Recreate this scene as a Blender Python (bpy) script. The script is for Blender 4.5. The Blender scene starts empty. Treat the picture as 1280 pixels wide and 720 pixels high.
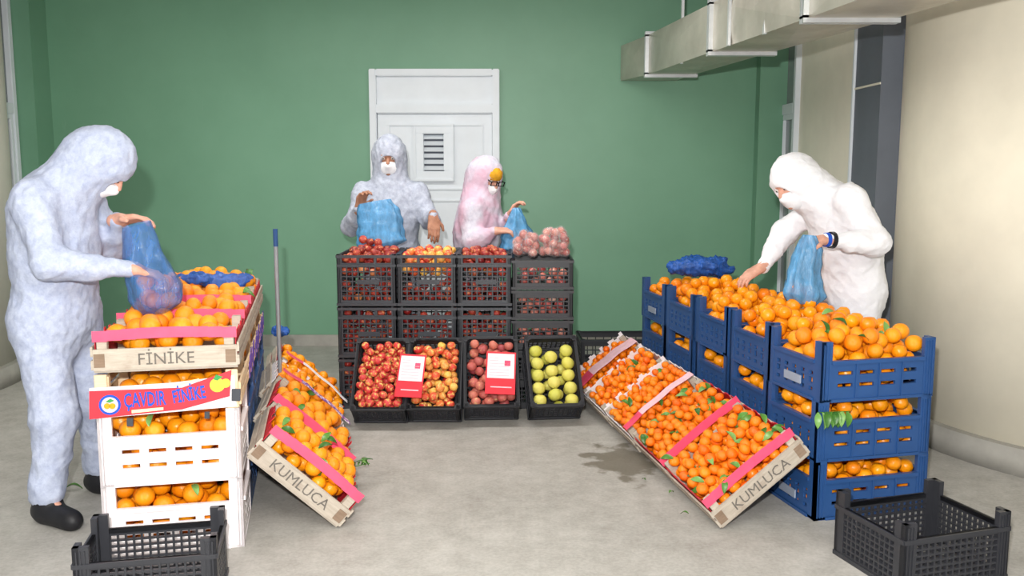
import bpy, bmesh, math, random
import numpy as np
from mathutils import Vector, Matrix, noise
random.seed(7)
rng = np.random.default_rng(7)
scn = bpy.context.scene
COL = scn.collection
D2R = math.pi/180

# ------------------------------------------------------------------ camera, world, lights, exposure
cam_d = bpy.data.cameras.new('camera'); cam = bpy.data.objects.new('camera', cam_d); COL.objects.link(cam)
cam.location = (0, 0, 1.45)
cam.rotation_euler = (math.pi/2 - math.atan(150/1150), 0, 0)
cam_d.sensor_width = 36; cam_d.lens = 36*1150/1280; cam_d.clip_start = .05
scn.camera = cam
w = bpy.data.worlds.new('world'); scn.world = w; w.use_nodes = True
w.node_tree.nodes['Background'].inputs[0].default_value = (.95, .97, 1, 1)
w.node_tree.nodes['Background'].inputs[1].default_value = .42
def light(name, kind, loc, power, color=(1, 1, 1), rot=(0, 0, 0), **k):
    d = bpy.data.lights.new(name, kind); d.energy = power; d.color = color
    for a, v in k.items(): setattr(d, a, v)
    o = bpy.data.objects.new(name, d); COL.objects.link(o); o.location = loc; o.rotation_euler = rot
    return o
light('camera_flash', 'POINT', (-.11, -.05, 1.72), 500, (1, .985, .96), shadow_soft_size=.035)
light('ceiling_lamp', 'AREA', (-.9, 5.4, 2.78), 46, (1, .97, .93), shape='RECTANGLE', size=3.2, size_y=.3)
light('ceiling_lamp', 'AREA', (-.6, 1.2, 2.78), 34, (1, .97, .93), shape='RECTANGLE', size=3.2, size_y=.3)
scn.view_settings.view_transform = 'Standard'; scn.view_settings.look = 'None'
scn.view_settings.gamma = 1; scn.view_settings.use_curve_mapping = False
scn.view_settings.exposure = .22

# ------------------------------------------------------------------ materials
def srgb(r, g, b):
    f = lambda c: (c/255/12.92) if c/255 <= .04045 else ((c/255+.055)/1.055)**2.4
    return (f(r), f(g), f(b), 1)
class NT:
    def __init__(s, name):
        s.m = bpy.data.materials.new(name); s.m.use_nodes = True; s.t = s.m.node_tree
        s.b = s.t.nodes['Principled BSDF']
    def n(s, typ, **k):
        x = s.t.nodes.new(typ)
        for a, v in k.items():
            if a in x.inputs.keys(): 
                try: x.inputs[a].default_value = v
                except Exception: s.t.links.new(v, x.inputs[a])
            else: setattr(x, a, v)
        return x
    def l(s, a, b): s.t.links.new(a, b)
    def coord(s, kind='Object'): return s.t.nodes.new('ShaderNodeTexCoord').outputs[kind]
    def noise(s, scale, detail=4, rough=.6, vec=None):
        x = s.t.nodes.new('ShaderNodeTexNoise'); x.inputs['Scale'].default_value = scale
        x.inputs['Detail'].default_value = detail; x.inputs['Roughness'].default_value = rough
        s.l(vec or s.coord(), x.inputs['Vector']); return x.outputs['Fac']
    def ramp(s, fac, stops):
        x = s.t.nodes.new('ShaderNodeValToRGB'); e = x.color_ramp.elements
        while len(e) < len(stops): e.new(.5)
        for k, (p, c) in enumerate(stops): e[k].position = p; e[k].color = c
        s.l(fac, x.inputs[0]); return x.outputs[0]
    def mix(s, fac, a, b, mode='MIX'):
        x = s.t.nodes.new('ShaderNodeMix'); x.data_type = 'RGBA'; x.blend_type = mode
        for v, i in ((fac, 0), (a, 6), (b, 7)):
            if hasattr(v, 'is_linked'): s.l(v, x.inputs[i])
            else: x.inputs[i].default_value = v
        return x.outputs[2]
    def bump(s, h, strength=.3, dist=.01):
        x = s.t.nodes.new('ShaderNodeBump'); x.inputs['Strength'].default_value = strength
        x.inputs['Distance'].default_value = dist; s.l(h, x.inputs['Height']); s.l(x.outputs[0], s.b.inputs['Normal'])
    def fin(s, col=None, rough=.5, spec=.5, metal=0):
        if col is not None:
            if hasattr(col, 'is_linked'): s.l(col, s.b.inputs['Base Color'])
            else: s.b.inputs['Base Color'].default_value = col
        s.b.inputs['Roughness'].default_value = rough
        s.b.inputs['Specular IOR Level'].default_value = spec
        s.b.inputs['Metallic'].default_value = metal
        return s.m
def plain(name, c, rough=.5, spec=.4, var=.12, scale=30, bump=.1, metal=0):
    t = NT(name); f = t.noise(scale)
    a = tuple(x*(1-var) for x in c[:3])+(1,); b = tuple(min(1, x*(1+var)) for x in c[:3])+(1,)
    col = t.ramp(f, [(.3, a), (.7, b)])
    if bump: t.bump(f, bump, .004)
    return t.fin(col, rough, spec, metal)
M = {}
# floor: worn grey concrete with a dark oily stain
t = NT('concrete'); co = t.coord()
f1 = t.noise(1.1, 6, .62); f2 = t.noise(9, 5, .7); f3 = t.noise(70, 3, .6)
c = t.ramp(f1, [(.3, srgb(150, 147, 141)), (.52, srgb(172, 169, 163)), (.7, srgb(188, 185, 180))])
c = t.mix(.35, c, t.ramp(f2, [(.35, srgb(140, 136, 130)), (.65, srgb(200, 197, 192))]))
c = t.mix(.15, c, t.ramp(f3, [(.35, srgb(120, 118, 112)), (.65, srgb(205, 203, 198))]))
sep = t.n('ShaderNodeMapping'); t.l(co, sep.inputs[0]); sep.inputs['Location'].default_value = (-.555/.17, -4.43/.30, 0)
sep.inputs['Scale'].default_value = (1/.17, 1/.30, 0)
wv = t.n('ShaderNodeTexNoise'); wv.inputs['Scale'].default_value = 7; wv.inputs['Detail'].default_value = 6; t.l(co, wv.inputs['Vector'])
add = t.n('ShaderNodeMix', data_type='VECTOR'); add.inputs[0].default_value = .72; t.l(sep.outputs[0], add.inputs[4])
sb = t.n('ShaderNodeVectorMath', operation='SUBTRACT'); t.l(wv.outputs['Color'], sb.inputs[0]); sb.inputs[1].default_value = (.5, .5, .5)
sc_ = t.n('ShaderNodeVectorMath', operation='SCALE'); t.l(sb.outputs[0], sc_.inputs[0]); sc_.inputs['Scale'].default_value = 2.6
ad = t.n('ShaderNodeVectorMath', operation='ADD'); t.l(sep.outputs[0], ad.inputs[0]); t.l(sc_.outputs[0], ad.inputs[1])
ml = t.n('ShaderNodeVectorMath', operation='MULTIPLY'); t.l(ad.outputs[0], ml.inputs[0]); ml.inputs[1].default_value = (1, 1, 0)
ln = t.n('ShaderNodeVectorMath', operation='LENGTH'); t.l(ml.outputs[0], ln.inputs[0])
st = t.n('ShaderNodeMapRange'); t.l(ln.outputs['Value'], st.inputs[0]); st.inputs[1].default_value = .75; st.inputs[2].default_value = 1.0
st.inputs[3].default_value = .72; st.inputs[4].default_value = 0
c = t.mix(st.outputs[0], c, srgb(92, 84, 66))
t.bump(f2, .15, .01); M['concrete'] = t.fin(c, .62, .35)
# painted green wall
t = NT('green_paint'); f1 = t.noise(.8, 5); f2 = t.noise(6, 6, .7)
c = t.ramp(f1, [(.3, srgb(108, 154, 126)), (.7, srgb(120, 166, 138))])
mp = t.n('ShaderNodeMapping'); t.l(t.coord(), mp.inputs[0]); mp.inputs['Scale'].default_value = (9, 9, 1.2); mp.inputs['Rotation'].default_value = (0, .5, 0)
f4 = t.noise(1.6, 8, .75, mp.outputs[0])
c = t.mix(t.ramp(f4, [(.66, (0, 0, 0, 1)), (.78, (.35, .35, .35, 1))]), c, srgb(150, 180, 160))
t.bump(f2, .06, .01); M['green'] = t.fin(c, .42, .4)
M['cream'] = plain('cream_plaster', srgb(240, 233, 214), .75, .2, .05, 3, .1)
M['beige'] = plain('beige_plaster', srgb(236, 231, 214), .75, .2, .05, 3, .1)
M['warmgrey'] = plain('grey_beige_plaster', srgb(206, 203, 192), .75, .2, .05, 3, .1)
M['panel'] = plain('grey_panel_board', srgb(104, 110, 120), .6, .3, .06, 4, .05)
M['plinth'] = plain('plinth_concrete', srgb(165, 162, 155), .7, .3, .12, 8, .2)
M['white_frame'] = plain('white_painted_frame', srgb(226, 232, 238), .4, .4, .03, 5, .03)
M['glass_grey'] = plain('dull_window_glass', srgb(120, 128, 130), .15, .6, .05, 3, 0)
M['ceiling'] = plain('ceiling_paint', srgb(200, 200, 195), .8, .2, .04, 3, .1)
M['darkpipe'] = plain('dark_pipe', srgb(28, 27, 26), .6, .3)
t = NT('galvanised_sheet'); f = t.noise(3, 4); f2 = t.noise(60, 2)
c = t.ramp(f, [(.3, srgb(176, 172, 160)), (.7, srgb(208, 204, 192))]); t.bump(f, .25, .05)
M['galv'] = t.fin(c, .38, .5, .45)
M['flange'] = plain('bright_flange', srgb(205, 208, 210), .3, .5, .06, 20, .05, .5)
def wood(name, a, b, rough=.75):
    t = NT(name); mp = t.n('ShaderNodeMapping'); t.l(t.coord(), mp.inputs[0]); mp.inputs['Scale'].default_value = (3, 3, 38)
    f = t.noise(3, 6, .7, mp.outputs[0]); f2 = t.noise(14, 4)
    oi = t.n('ShaderNodeObjectInfo')
    c = t.ramp(f, [(.25, a), (.75, b)]); c = t.mix(t.ramp(f2, [(.5, (0, 0, 0, 1)), (.8, (.5, .5, .5, 1))]), c, srgb(120, 88, 70))
    c = t.mix(.25, c, t.ramp(oi.outputs['Random'], [(0, a), (1, b)]))
    t.bump(f, .3, .003); return t.fin(c, rough, .2)
M['wood'] = wood('weathered_wood', srgb(160, 148, 134), srgb(206, 196, 182))
M['wood_end'] = wood('dark_corner_wood', srgb(120, 100, 84), srgb(160, 138, 118))
M['woodnew'] = wood('pale_new_wood', srgb(222, 190, 150), srgb(245, 222, 190))
M['stamp'] = plain('grey_stamp_ink', srgb(112, 106, 100), .8, .1, .25, 60, 0)
def plastic(name, c, rough=.38, spec=.5): return plain(name, c, rough, spec, .07, 12, .04)
M['blue'] = plastic('blue_crate_plastic', srgb(42, 80, 134))
M['black'] = plastic('black_crate_plastic', srgb(48, 49, 54), .4, .45)
M['charcoal'] = plastic('charcoal_crate_plastic', srgb(60, 63, 70), .45, .45)
M['white'] = plastic('white_crate_plastic', srgb(243, 236, 238), .4, .4)
M['greypl'] = plastic('pale_label_plastic', srgb(150, 160, 178), .4, .4)
M['pink'] = plain('pink_tape', srgb(243, 84, 118), .35, .5, .12, 14, .1)
M['redliner'] = plain('red_liner_paper', srgb(200, 30, 48), .5, .4, .2, 20, .2)
M['paper'] = plain('white_paper', srgb(236, 232, 236), .7, .2, .04, 20, .2)
M['pinkpaper'] = plain('pale_pink_paper', srgb(240, 196, 206), .6, .2, .1, 30, .1)
M['redcard'] = plain('red_card', srgb(236, 52, 66), .45, .4, .05, 15, .05)
M['printblue'] = plain('blue_print', srgb(30, 84, 190), .5, .3, .1, 20, 0)
M['printviolet'] = plain('violet_print', srgb(98, 72, 168), .5, .3, .3, 25, 0)
t = NT('violet_patterned_paper'); M['violetpaper'] = t.fin(t.ramp(t.noise(55, 3), [(.42, srgb(244, 236, 240)), (.5, srgb(150, 80, 160)), (.6, srgb(90, 60, 160))]), .5, .3)
M['yellow'] = plain('yellow_print', srgb(252, 214, 70), .5, .3, .1, 40, 0)
M['greenprint'] = plain('green_print', srgb(60, 150, 80), .5, .3, .1, 40, 0)
M['cream_print'] = plain('cream_print', srgb(255, 240, 180), .5, .3, .05, 40, 0)
M['shoe'] = plain('black_boot_rubber', srgb(26, 26, 30), .55, .4, .2, 30, .2)
M['metal'] = plain('grey_metal', srgb(170, 176, 182), .35, .5, .1, 20, .05, .6)
def fruit(name, a, b, c2=None, rough=.36, spots=None, dent=.25, sc=60):
    t = NT(name); oi = t.n('ShaderNodeObjectInfo'); gp = t.n('ShaderNodeNewGeometry')
    r = t.n('ShaderNodeMath', operation='ADD'); t.l(oi.outputs['Random'], r.inputs[0]); t.l(gp.outputs['Random Per Island'], r.inputs[1])
    fr = t.n('ShaderNodeMath', operation='FRACT'); t.l(r.outputs[0], fr.inputs[0])
    c = t.ramp(fr.outputs[0], [(0, a), (.55, b), (1, c2 or b)])
    if spots:
        mp = t.n('ShaderNodeVectorMath', operation='ADD'); t.l(t.coord(), mp.inputs[0])
        sc1 = t.n('ShaderNodeVectorMath', operation='SCALE'); cm = t.n('ShaderNodeCombineXYZ')
        for i in range(3): t.l(fr.outputs[0], cm.inputs[i])
        t.l(cm.outputs[0], sc1.inputs[0]); sc1.inputs['Scale'].default_value = 37; t.l(sc1.outputs[0], mp.inputs[1])
        f = t.noise(1.5, 3, .6, mp.outputs[0])
        c = t.mix(t.ramp(f, [(spots[1], (0, 0, 0, 1)), (spots[1]+.1, (1, 1, 1, 1))]), c, spots[0])
    t.bump(t.noise(sc*.4, 2), dent, .03)
    return t.fin(c, rough, .5)
M['orange'] = fruit('orange_peel', srgb(253, 150, 14), srgb(255, 164, 14), srgb(250, 134, 12))
M['mandarin'] = fruit('mandarin_peel', srgb(253, 126, 18), srgb(255, 146, 18), srgb(248, 106, 14))
M['apple'] = fruit('red_apple_skin', srgb(214, 46, 54), srgb(230, 80, 78), srgb(184, 30, 42), .28, (srgb(250, 208, 116), .52))
M['darkapple'] = fruit('dark_red_apple_skin', srgb(150, 36, 38), srgb(190, 72, 58), srgb(116, 26, 32), .28, (srgb(232, 150, 96), .55))
M['yellowred'] = fruit('yellow_red_apple_skin', srgb(252, 204, 96), srgb(240, 112, 66), srgb(216, 44, 52), .28, (srgb(250, 214, 120), .52))
M['dusky'] = fruit('dusky_pink_skin', srgb(196, 92, 88), srgb(212, 122, 104), srgb(170, 66, 78), .4, (srgb(226, 170, 120), .6))
M['quince'] = fruit('yellow_green_skin', srgb(222, 214, 96), srgb(232, 222, 116), srgb(206, 206, 84), .4)
M['onion'] = fruit('pale_red_skin', srgb(206, 104, 98), srgb(222, 140, 122), srgb(178, 62, 66), .35, (srgb(244, 206, 186), .56))
t = NT('leaf_green'); oi = t.n('ShaderNodeObjectInfo')
c = t.ramp(oi.outputs['Random'], [(0, srgb(52, 100, 34)), (.6, srgb(84, 134, 50)), (1, srgb(124, 168, 92))]); M['leaf'] = t.fin(c, .4, .5)
def film(name, c, alpha, rough=.22, tscale=25):
    t = NT(name); mp = t.n('ShaderNodeMapping'); t.l(t.coord(), mp.inputs[0]); mp.inputs['Scale'].default_value = (1.6, 1.6, .55)
    f = t.noise(tscale, 5, .65, mp.outputs[0])
    col = t.ramp(f, [(.3, tuple(x*.75 for x in c[:3])+(1,)), (.7, tuple(min(1, x*1.25) for x in c[:3])+(1,))])  # stretched lighter streaks paint highlights into the film colour
    t.bump(f, .8, .02)
    al = t.n('ShaderNodeMapRange'); t.l(f, al.inputs[0]); al.inputs[1].default_value = .3; al.inputs[2].default_value = .7
    al.inputs[3].default_value = max(0, alpha-.14); al.inputs[4].default_value = min(1, alpha+.14)
    t.l(al.outputs[0], t.b.inputs['Alpha'])
    return t.fin(col, rough, .6)
M['bluebag'] = film('blue_plastic_film', srgb(92, 160, 210), .74, .18, 14)
M['bluebag_thin'] = film('thin_blue_plastic_film', srgb(70, 118, 182), .55, .16, 14)
M['bluebag_dark'] = film('deep_blue_plastic_film', srgb(40, 96, 186), .9)
M['clearbag'] = film('clear_plastic_film', srgb(236, 224, 226), .22, .12)
def fabric(name, a, b, tint=None):
    t = NT(name); f = t.noise(30, 6, .75); g = t.noise(240, 2)
    c = t.ramp(f, [(.32, a), (.62, b)])
    if tint: c = t.mix(t.ramp(t.noise(4.5, 2), [(.42, (0, 0, 0, 1)), (.6, (.85, .85, .85, 1))]), c, tint)
    t.bump(f, .35, .012); return t.fin(c, .8, .15)
M['suit_blue'] = fabric('bluish_white_nonwoven', srgb(164, 173, 200), srgb(192, 200, 220))
M['suit_grey'] = fabric('greyish_white_nonwoven', srgb(158, 164, 182), srgb(192, 198, 212))
M['suit_pink'] = fabric('thin_white_nonwoven_over_pink', srgb(190, 190, 206), srgb(216, 214, 226), srgb(214, 174, 194))
M['suit_white'] = fabric('plain_white_fabric', srgb(242, 242, 248), srgb(248, 248, 252))
t = NT('skin'); M['skin'] = t.fin(t.ramp(t.noise(30), [(.3, srgb(205, 150, 128)), (.7, srgb(226, 172, 150))]), .5, .4)
t.b.inputs['Subsurface Weight'].default_value = .1; t.b.inputs['Subsurface Radius'].default_value = (.01, .004, .002)
t = NT('skin_tan'); M['skin_tan'] = t.fin(t.ramp(t.noise(30), [(.3, srgb(160, 112, 88)), (.7, srgb(184, 134, 108))]), .5, .4)
M['mask'] = plain('white_mask_cloth', srgb(240, 242, 246), .8, .1, .03, 60, .1)
M['eyewhite'] = plain('eye_white', srgb(225, 220, 215), .2, .5, .02, 5, 0)
M['iris'] = plain('dark_iris', srgb(50, 32, 24), .2, .6, .1, 5, 0)
M['brow'] = plain('dark_hair', srgb(40, 28, 24), .7, .2, .2, 80, .2)
M['scarf'] = plain('mustard_headscarf', srgb(226, 166, 44), .7, .2, .2, 40, .3)
M['glasses'] = plain('black_frames', srgb(20, 20, 26), .25, .6, .1, 20, 0)
M['pinkcloth'] = plain('pink_cloth', srgb(225, 170, 190), .8, .1)

# ------------------------------------------------------------------ object helpers
def props(o, label=None, cat=None, group=None, kind=None):
    if label: o['label'] = label
    if cat: o['category'] = cat
    if group: o['group'] = group
    if kind: o['kind'] = kind
    return o
def link(name, me, parent=None, mw=None):
    o = bpy.data.objects.new(name, me); COL.objects.link(o)
    if parent is not None: o.parent = parent
    if mw is not None: o.matrix_basis = mw
    return o
def empty(name, mw, label, cat, group=None):
    o = bpy.data.objects.new(name, None); COL.objects.link(o); o.empty_display_size = .1
    o.matrix_basis = mw if isinstance(mw, Matrix) else Matrix.Translation(mw)
    return props(o, label, cat, group)
def mesh_np(name, v, f, mat, smooth=False):
    me = bpy.data.meshes.new(name); v = np.asarray(v, float)
    me.from_pydata(v.tolist(), [], f if isinstance(f, list) else f.tolist()); me.materials.append(mat)
    if smooth: me.polygons.foreach_set('use_smooth', [True]*len(me.polygons))
    me.update(); return me
class MB:
    """collects simple solids into one mesh"""
    def __init__(s): s.v = []; s.f = []
    def box(s, x0, x1, y0, y1, z0, z1, mtx=None):
        b = len(s.v); P = [(x, y, z) for x in (x0, x1) for y in (y0, y1) for z in (z0, z1)]
        if mtx is not None: P = [tuple(mtx @ Vector(p)) for p in P]
        s.v += P
        for q in ((0, 1, 3, 2), (4, 6, 7, 5), (0, 4, 5, 1), (2, 3, 7, 6), (0, 2, 6, 4), (1, 5, 7, 3)): s.f.append(tuple(b+i for i in q))
        return s
    def prism(s, poly, z0, z1, mtx=None):
        b = len(s.v); n = len(poly); P = [(x, y, z0) for x, y in poly]+[(x, y, z1) for x, y in poly]
        if mtx is not None: P = [tuple(mtx @ Vector(p)) for p in P]
        s.v += P; s.f.append(tuple(b+i for i in reversed(range(n)))); s.f.append(tuple(b+n+i for i in range(n)))
        for i in range(n): j = (i+1) % n; s.f.append((b+i, b+j, b+n+j, b+n+i))
        return s
    def cyl(s, p, q, r, n=12, r2=None):
        p = Vector(p); q = Vector(q); d = (q-p).normalized(); a = d.orthogonal().normalized(); c = d.cross(a); b = len(s.v)
        r2 = r if r2 is None else r2
        for (o, rr) in ((p, r), (q, r2)):
            for i in range(n):
                an = 2*math.pi*i/n; s.v.append(tuple(o+rr*(math.cos(an)*a+math.sin(an)*c)))
        s.f.append(tuple(b+i for i in reversed(range(n)))); s.f.append(tuple(b+n+i for i in range(n)))
        for i in range(n): j = (i+1) % n; s.f.append((b+i, b+j, b+n+j, b+n+i))
        return s
    def mesh(s, name, mat, bevel=0, smooth=False):
        me = mesh_np(name, s.v, s.f, mat, smooth)
        if bevel:
            bm = bmesh.new(); bm.from_mesh(me)
            bmesh.ops.bevel(bm, geom=bm.edges[:], offset=bevel, segments=2, affect='EDGES', clamp_overlap=True)
            bm.to_mesh(me); bm.free()
        return me
    def obj(s, name, mat, parent=None, bevel=0, smooth=False, mw=None):
        return link(name, s.mesh(name, mat, bevel, smooth), parent, mw)
def panel(W, H, t, holes):
    """flat plate in x-z with rectangular through holes, thickness t along y; returns (verts, faces)"""
    us = sorted({0, W} | {round(h[0], 5) for h in holes} | {round(h[1], 5) for h in holes})
    vs = sorted({0, H} | {round(h[2], 5) for h in holes} | {round(h[3], 5) for h in holes})
    us = [u for u in us if -1e-6 <= u <= W+1e-6]; vs = [v for v in vs if -1e-6 <= v <= H+1e-6]
    nu, nv = len(us)-1, len(vs)-1
    S = np.ones((nu, nv), bool)
    for (a, b, c, d) in holes:
        for i in range(nu):
            um = (us[i]+us[i+1])/2
            if a < um < b:
                for j in range(nv):
                    if c < (vs[j]+vs[j+1])/2 < d: S[i, j] = False
    V = []; idx = {}; F = []
    def g(i, j, k):
        if (i, j, k) not in idx: idx[(i, j, k)] = len(V); V.append((us[i], k*t, vs[j]))
        return idx[(i, j, k)]
    ok = lambda i, j: 0 <= i < nu and 0 <= j < nv and S[i, j]
    for i in range(nu):
        for j in range(nv):
            if not S[i, j]: continue
            F.append((g(i, j, 0), g(i+1, j, 0), g(i+1, j+1, 0), g(i, j+1, 0)))
            F.append((g(i, j, 1), g(i, j+1, 1), g(i+1, j+1, 1), g(i+1, j, 1)))
            if not ok(i-1, j): F.append((g(i, j, 0), g(i, j+1, 0), g(i, j+1, 1), g(i, j, 1)))
            if not ok(i+1, j): F.append((g(i+1, j, 0), g(i+1, j, 1), g(i+1, j+1, 1), g(i+1, j+1, 0)))
            if not ok(i, j-1): F.append((g(i, j, 0), g(i, j, 1), g(i+1, j, 1), g(i+1, j, 0)))
            if not ok(i, j+1): F.append((g(i, j+1, 0), g(i+1, j+1, 0), g(i+1, j+1, 1), g(i, j+1, 1)))
    return V, F
def frame(o, x, y):
    """matrix with the given origin and local x / y axes (y re-orthogonalised)"""
    x = Vector(x).normalized(); y = Vector(y); z = x.cross(y).normalized(); y = z.cross(x)
    m = Matrix.Identity(4)
    for i in range(3): m[i][0] = x[i]; m[i][1] = y[i]; m[i][2] = z[i]; m[i][3] = o[i]
    return m

# ------------------------------------------------------------------ the setting
def struct(name, mb, mat, bevel=0, parent=None):
    o = mb.obj(name, mat, parent, bevel)
    if parent is None: o['kind'] = 'structure'
    return o
CZ = 2.86
struct('floor', MB().box(-6.2, 6, -4, 7.7, -.1, 0), M['concrete'])
struct('ceiling', MB().box(-6.2, 6, -4, 7.7, CZ, CZ+.1), M['ceiling'])
wb = MB().box(-4.1, -1.13, 7.46, 7.7, 0, CZ); wb.box(-.10, 2.4, 7.46, 7.7, 0, CZ); wb.box(-1.13, -.10, 7.46, 7.7, 2.225, CZ)
struct('wall_back', wb, M['green'])
struct('trim_1', MB().box(-3.95, -3.67, 7.2, 7.46, 0, CZ), M['green'])
struct('trim_2', MB().box(1.94, 2.16, 7.34, 7.46, 0, CZ), M['green'])
struct('baseboard_back', MB().box(-3.67, -1.14, 7.44, 7.46, 0, .09).box(-.09, 1.94, 7.44, 7.46, 0, .09), M['plinth'])
struct('wall_right', MB().box(2.16, 2.4, 5.45, 7.02, 0, CZ).box(2.16, 2.4, 7.42, 7.7, 0, CZ).box(2.3, 2.4, 7.02, 7.42, 0, CZ), M['beige'])
# grey board fixed on the right wall
pb = MB().box(2.13, 2.16, 5.42, 5.82, .02, CZ).box(2.16, 2.4, 5.42, 5.45, .02, CZ); o = struct('trim_3', pb, M['panel'])
MB().box(2.124, 2.13, 5.42, 5.82, 1.93, 1.942).obj('joint_strip', M['beige'], o)
MB().box(2.115, 2.16, 5.82, 5.84, 0, CZ).obj('edge_strip', M['white_frame'], o)
def winframe(name, x0, x1, y0, y1, n):
    p = MB()
    for (a, b) in ((y0, y0+.05), (y1-.05, y1)): p.box(x0, x1, a, b, 0, CZ)
    p.box(x0, x1, y0+.05, y1-.05, 1.86, 1.94)
    r = struct(name, p, M['white_frame'], .004)
    xm = (x0+x1)/2
    q = MB(); a, b = y0+.09, y1-.09
    q.box(x0+.01, x1-.01, y0+.05, a, .1, 1.82).box(x0+.01, x1-.01, b, y1-.05, .1, 1.82).box(x0+.01, x1-.01, y0+.05, y1-.05, 1.82, 1.86)
    q.obj('sash', M['white_frame'], r, .003)
    MB().box(xm-.006, xm+.006, y0+.05, y1-.05, 1.94, CZ-.02).obj('pane', M['glass_grey'], r)
    MB().box(xm-.006, xm+.006, a, b, .1, 1.82).obj('pane', M['glass_grey'], r)
winframe('window_1', 2.12, 2.2, 7.02, 7.42, 1)
winframe('window_2', -3.90, -3.80, 6.75, 7.19, 1)
struct('wall_left', MB().box(-4.1, -3.9, 5, 7.7, 0, CZ), M['warmgrey'])
def roundwall(name, cx, cy, r, z0, z1, mat, n=96):
    m = MB(); m.prism([(cx+r*math.cos(2*math.pi*i/n), cy+r*math.sin(2*math.pi*i/n)) for i in range(n)], z0, z1)
    o = m.obj(name, mat); o['kind'] = 'structure'
    for p in o.data.polygons: p.use_smooth = abs(p.normal.z) < .5
    return o
roundwall('trim_4', 3.47, 5.0, 1.285, 0, CZ, M['cream']); roundwall('baseboard_right', 3.47, 5.0, 1.335, 0, .135, M['plinth'])
roundwall('trim_5', -4.7, 6.0, 1.285, 0, CZ, M['warmgrey']); roundwall('baseboard_left', -4.7, 6.0, 1.335, 0, .135, M['plinth'])
struct('trim_6', MB().cyl((.86, 7.40, 2.815), (2.1, 7.40, 2.815), .022), M['darkpipe'])
# door: frame, transom panel, leaf with louvred vent
d = struct('door_1', MB().box(-1.13, -1.075, 7.40, 7.5, 0, 2.225).box(-.155, -.10, 7.40, 7.5, 0, 2.225).box(-1.075, -.155, 7.40, 7.5, 2.17, 2.225).box(-1.075, -.155, 7.40, 7.5, 1.88, 1.955), M['white_frame'], .006)
d['kind'] = 'structure'
MB().box(-1.075, -.155, 7.44, 7.48, 1.955, 2.17).obj('transom_panel', M['white_frame'], d)
leaf = MB(); X0, X1 = -1.07, -.16
lv = (-.775, -.475, 1.355, 1.79)   # vent opening
leaf.box(X0, lv[0], 7.435, 7.475, .01, 1.875).box(lv[1], X1, 7.435, 7.475, .01, 1.875).box(lv[0], lv[1], 7.435, 7.475, .01, lv[2]).box(lv[0], lv[1], 7.435, 7.475, lv[3], 1.875)
leaf.obj('door_leaf', M['white_frame'], d)
mo = MB()
def ring(m, x0, x1, z0, z1, t, y0, y1):
    m.box(x0, x1, y0, y1, z0, z0+t).box(x0, x1, y0, y1, z1-t, z1).box(x0, x0+t, y0, y1, z0+t, z1-t).box(x1-t, x1, y0, y1, z0+t, z1-t)
ring(mo, X0+.08, X1-.07, 1.275, 1.80, .018, 7.422, 7.435); ring(mo, X0+.08, X1-.07, .15, 1.20, .018, 7.422, 7.435)
mo.obj('moulding', M['white_frame'], d, .003)
vf = MB(); ring(vf, lv[0], lv[1], lv[2], lv[3], .07, 7.405, 7.475); ring(vf, lv[0]-.012, lv[1]+.012, lv[2]-.012, lv[3]+.012, .024, 7.395, 7.434)
vf.obj('vent_frame', M['white_frame'], d, .005)
MB().box(lv[0]+.07, lv[1]-.07, 7.47, 7.478, lv[2]+.07, lv[3]-.07).obj('vent_back', M['panel'], d)
for k in range(6):
    zc = lv[2]+.095+k*.049
    MB().box(lv[0]+.07, lv[1]-.07, -.022, .022, -.003, .003, Matrix.Translation((0, 7.445, zc)) @ Matrix.Rotation(.75, 4, 'X')).obj('louvre', M['white_frame'], d)
# air duct, three lengths joined by bright flanges
duct = empty('air_duct', (1.35, 5.2, 2.13), 'long galvanised metal air duct running below the ceiling along the right wall', 'duct')
secs = [(.86, 1.30, 7.44, .27, 0), (1.0, 1.345, 6.95, .285, 0), (1.185, 1.55, 5.62, .285, 0), (1.36, 1.765, 4.38, .285, 0), (1.53, 1.98, 3.0, .285, 0), (1.72, 2.2, 1.2, .285, 0)]
zb = 2.135
for a, b in zip(secs[:-1], secs[1:]):
    v = []
    for (x0, x1, y, h, _) in (a, b): v += [(x0, y, zb), (x1, y, zb), (x1, y, zb+h), (x0, y, zb+h)]
    f = [(3, 2, 1, 0), (4, 5, 6, 7)] + [(i, (i+1) % 4, 4+(i+1) % 4, 4+i) for i in range(4)]
    # cross-broken side sheets: a shallow pyramid on each long face
    V = [Vector(q) for q in v]; F = [f[0], f[1]]
    for q in f[2:]:
        c0 = sum((V[i] for i in q), Vector())/4; nn = (V[q[1]]-V[q[0]]).cross(V[q[2]]-V[q[1]]).normalized()
        out = 1 if nn.dot(c0-sum((V[i] for i in range(8)), Vector())/8) > 0 else -1
        V.append(c0+nn*out*.016); k = len(V)-1
        for i in range(4): F.append((q[i], q[(i+1) % 4], k))
    me = mesh_np('duct_section', [tuple(p-Vector((1.35, 5.2, 2.13))) for p in V], F, M['galv']); link('duct_section', me, duct)
for (x0, x1, y, h, _) in secs[1:5]:
    m = MB(); o_ = (1.35, 5.2, 2.13); t = .022
    for yy in (y-.03, y+.008):
        m.box(x0-t-1.35, x1+t-1.35, yy-5.2, yy+.022-5.2, zb-t-2.13, zb+.012-2.13).box(x0-t-1.35, x1+t-1.35, yy-5.2, yy+.022-5.2, zb+h-.012-2.13, zb+h+t-2.13)
        m.box(x0-t-1.35, x0+.012-1.35, yy-5.2, yy+.022-5.2, zb-2.13, zb+h-2.13).box(x1-.012-1.35, x1+t-1.35, yy-5.2, yy+.022-5.2, zb-2.13, zb+h-2.13)
    m.obj('flange', M['flange'], duct)
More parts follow.
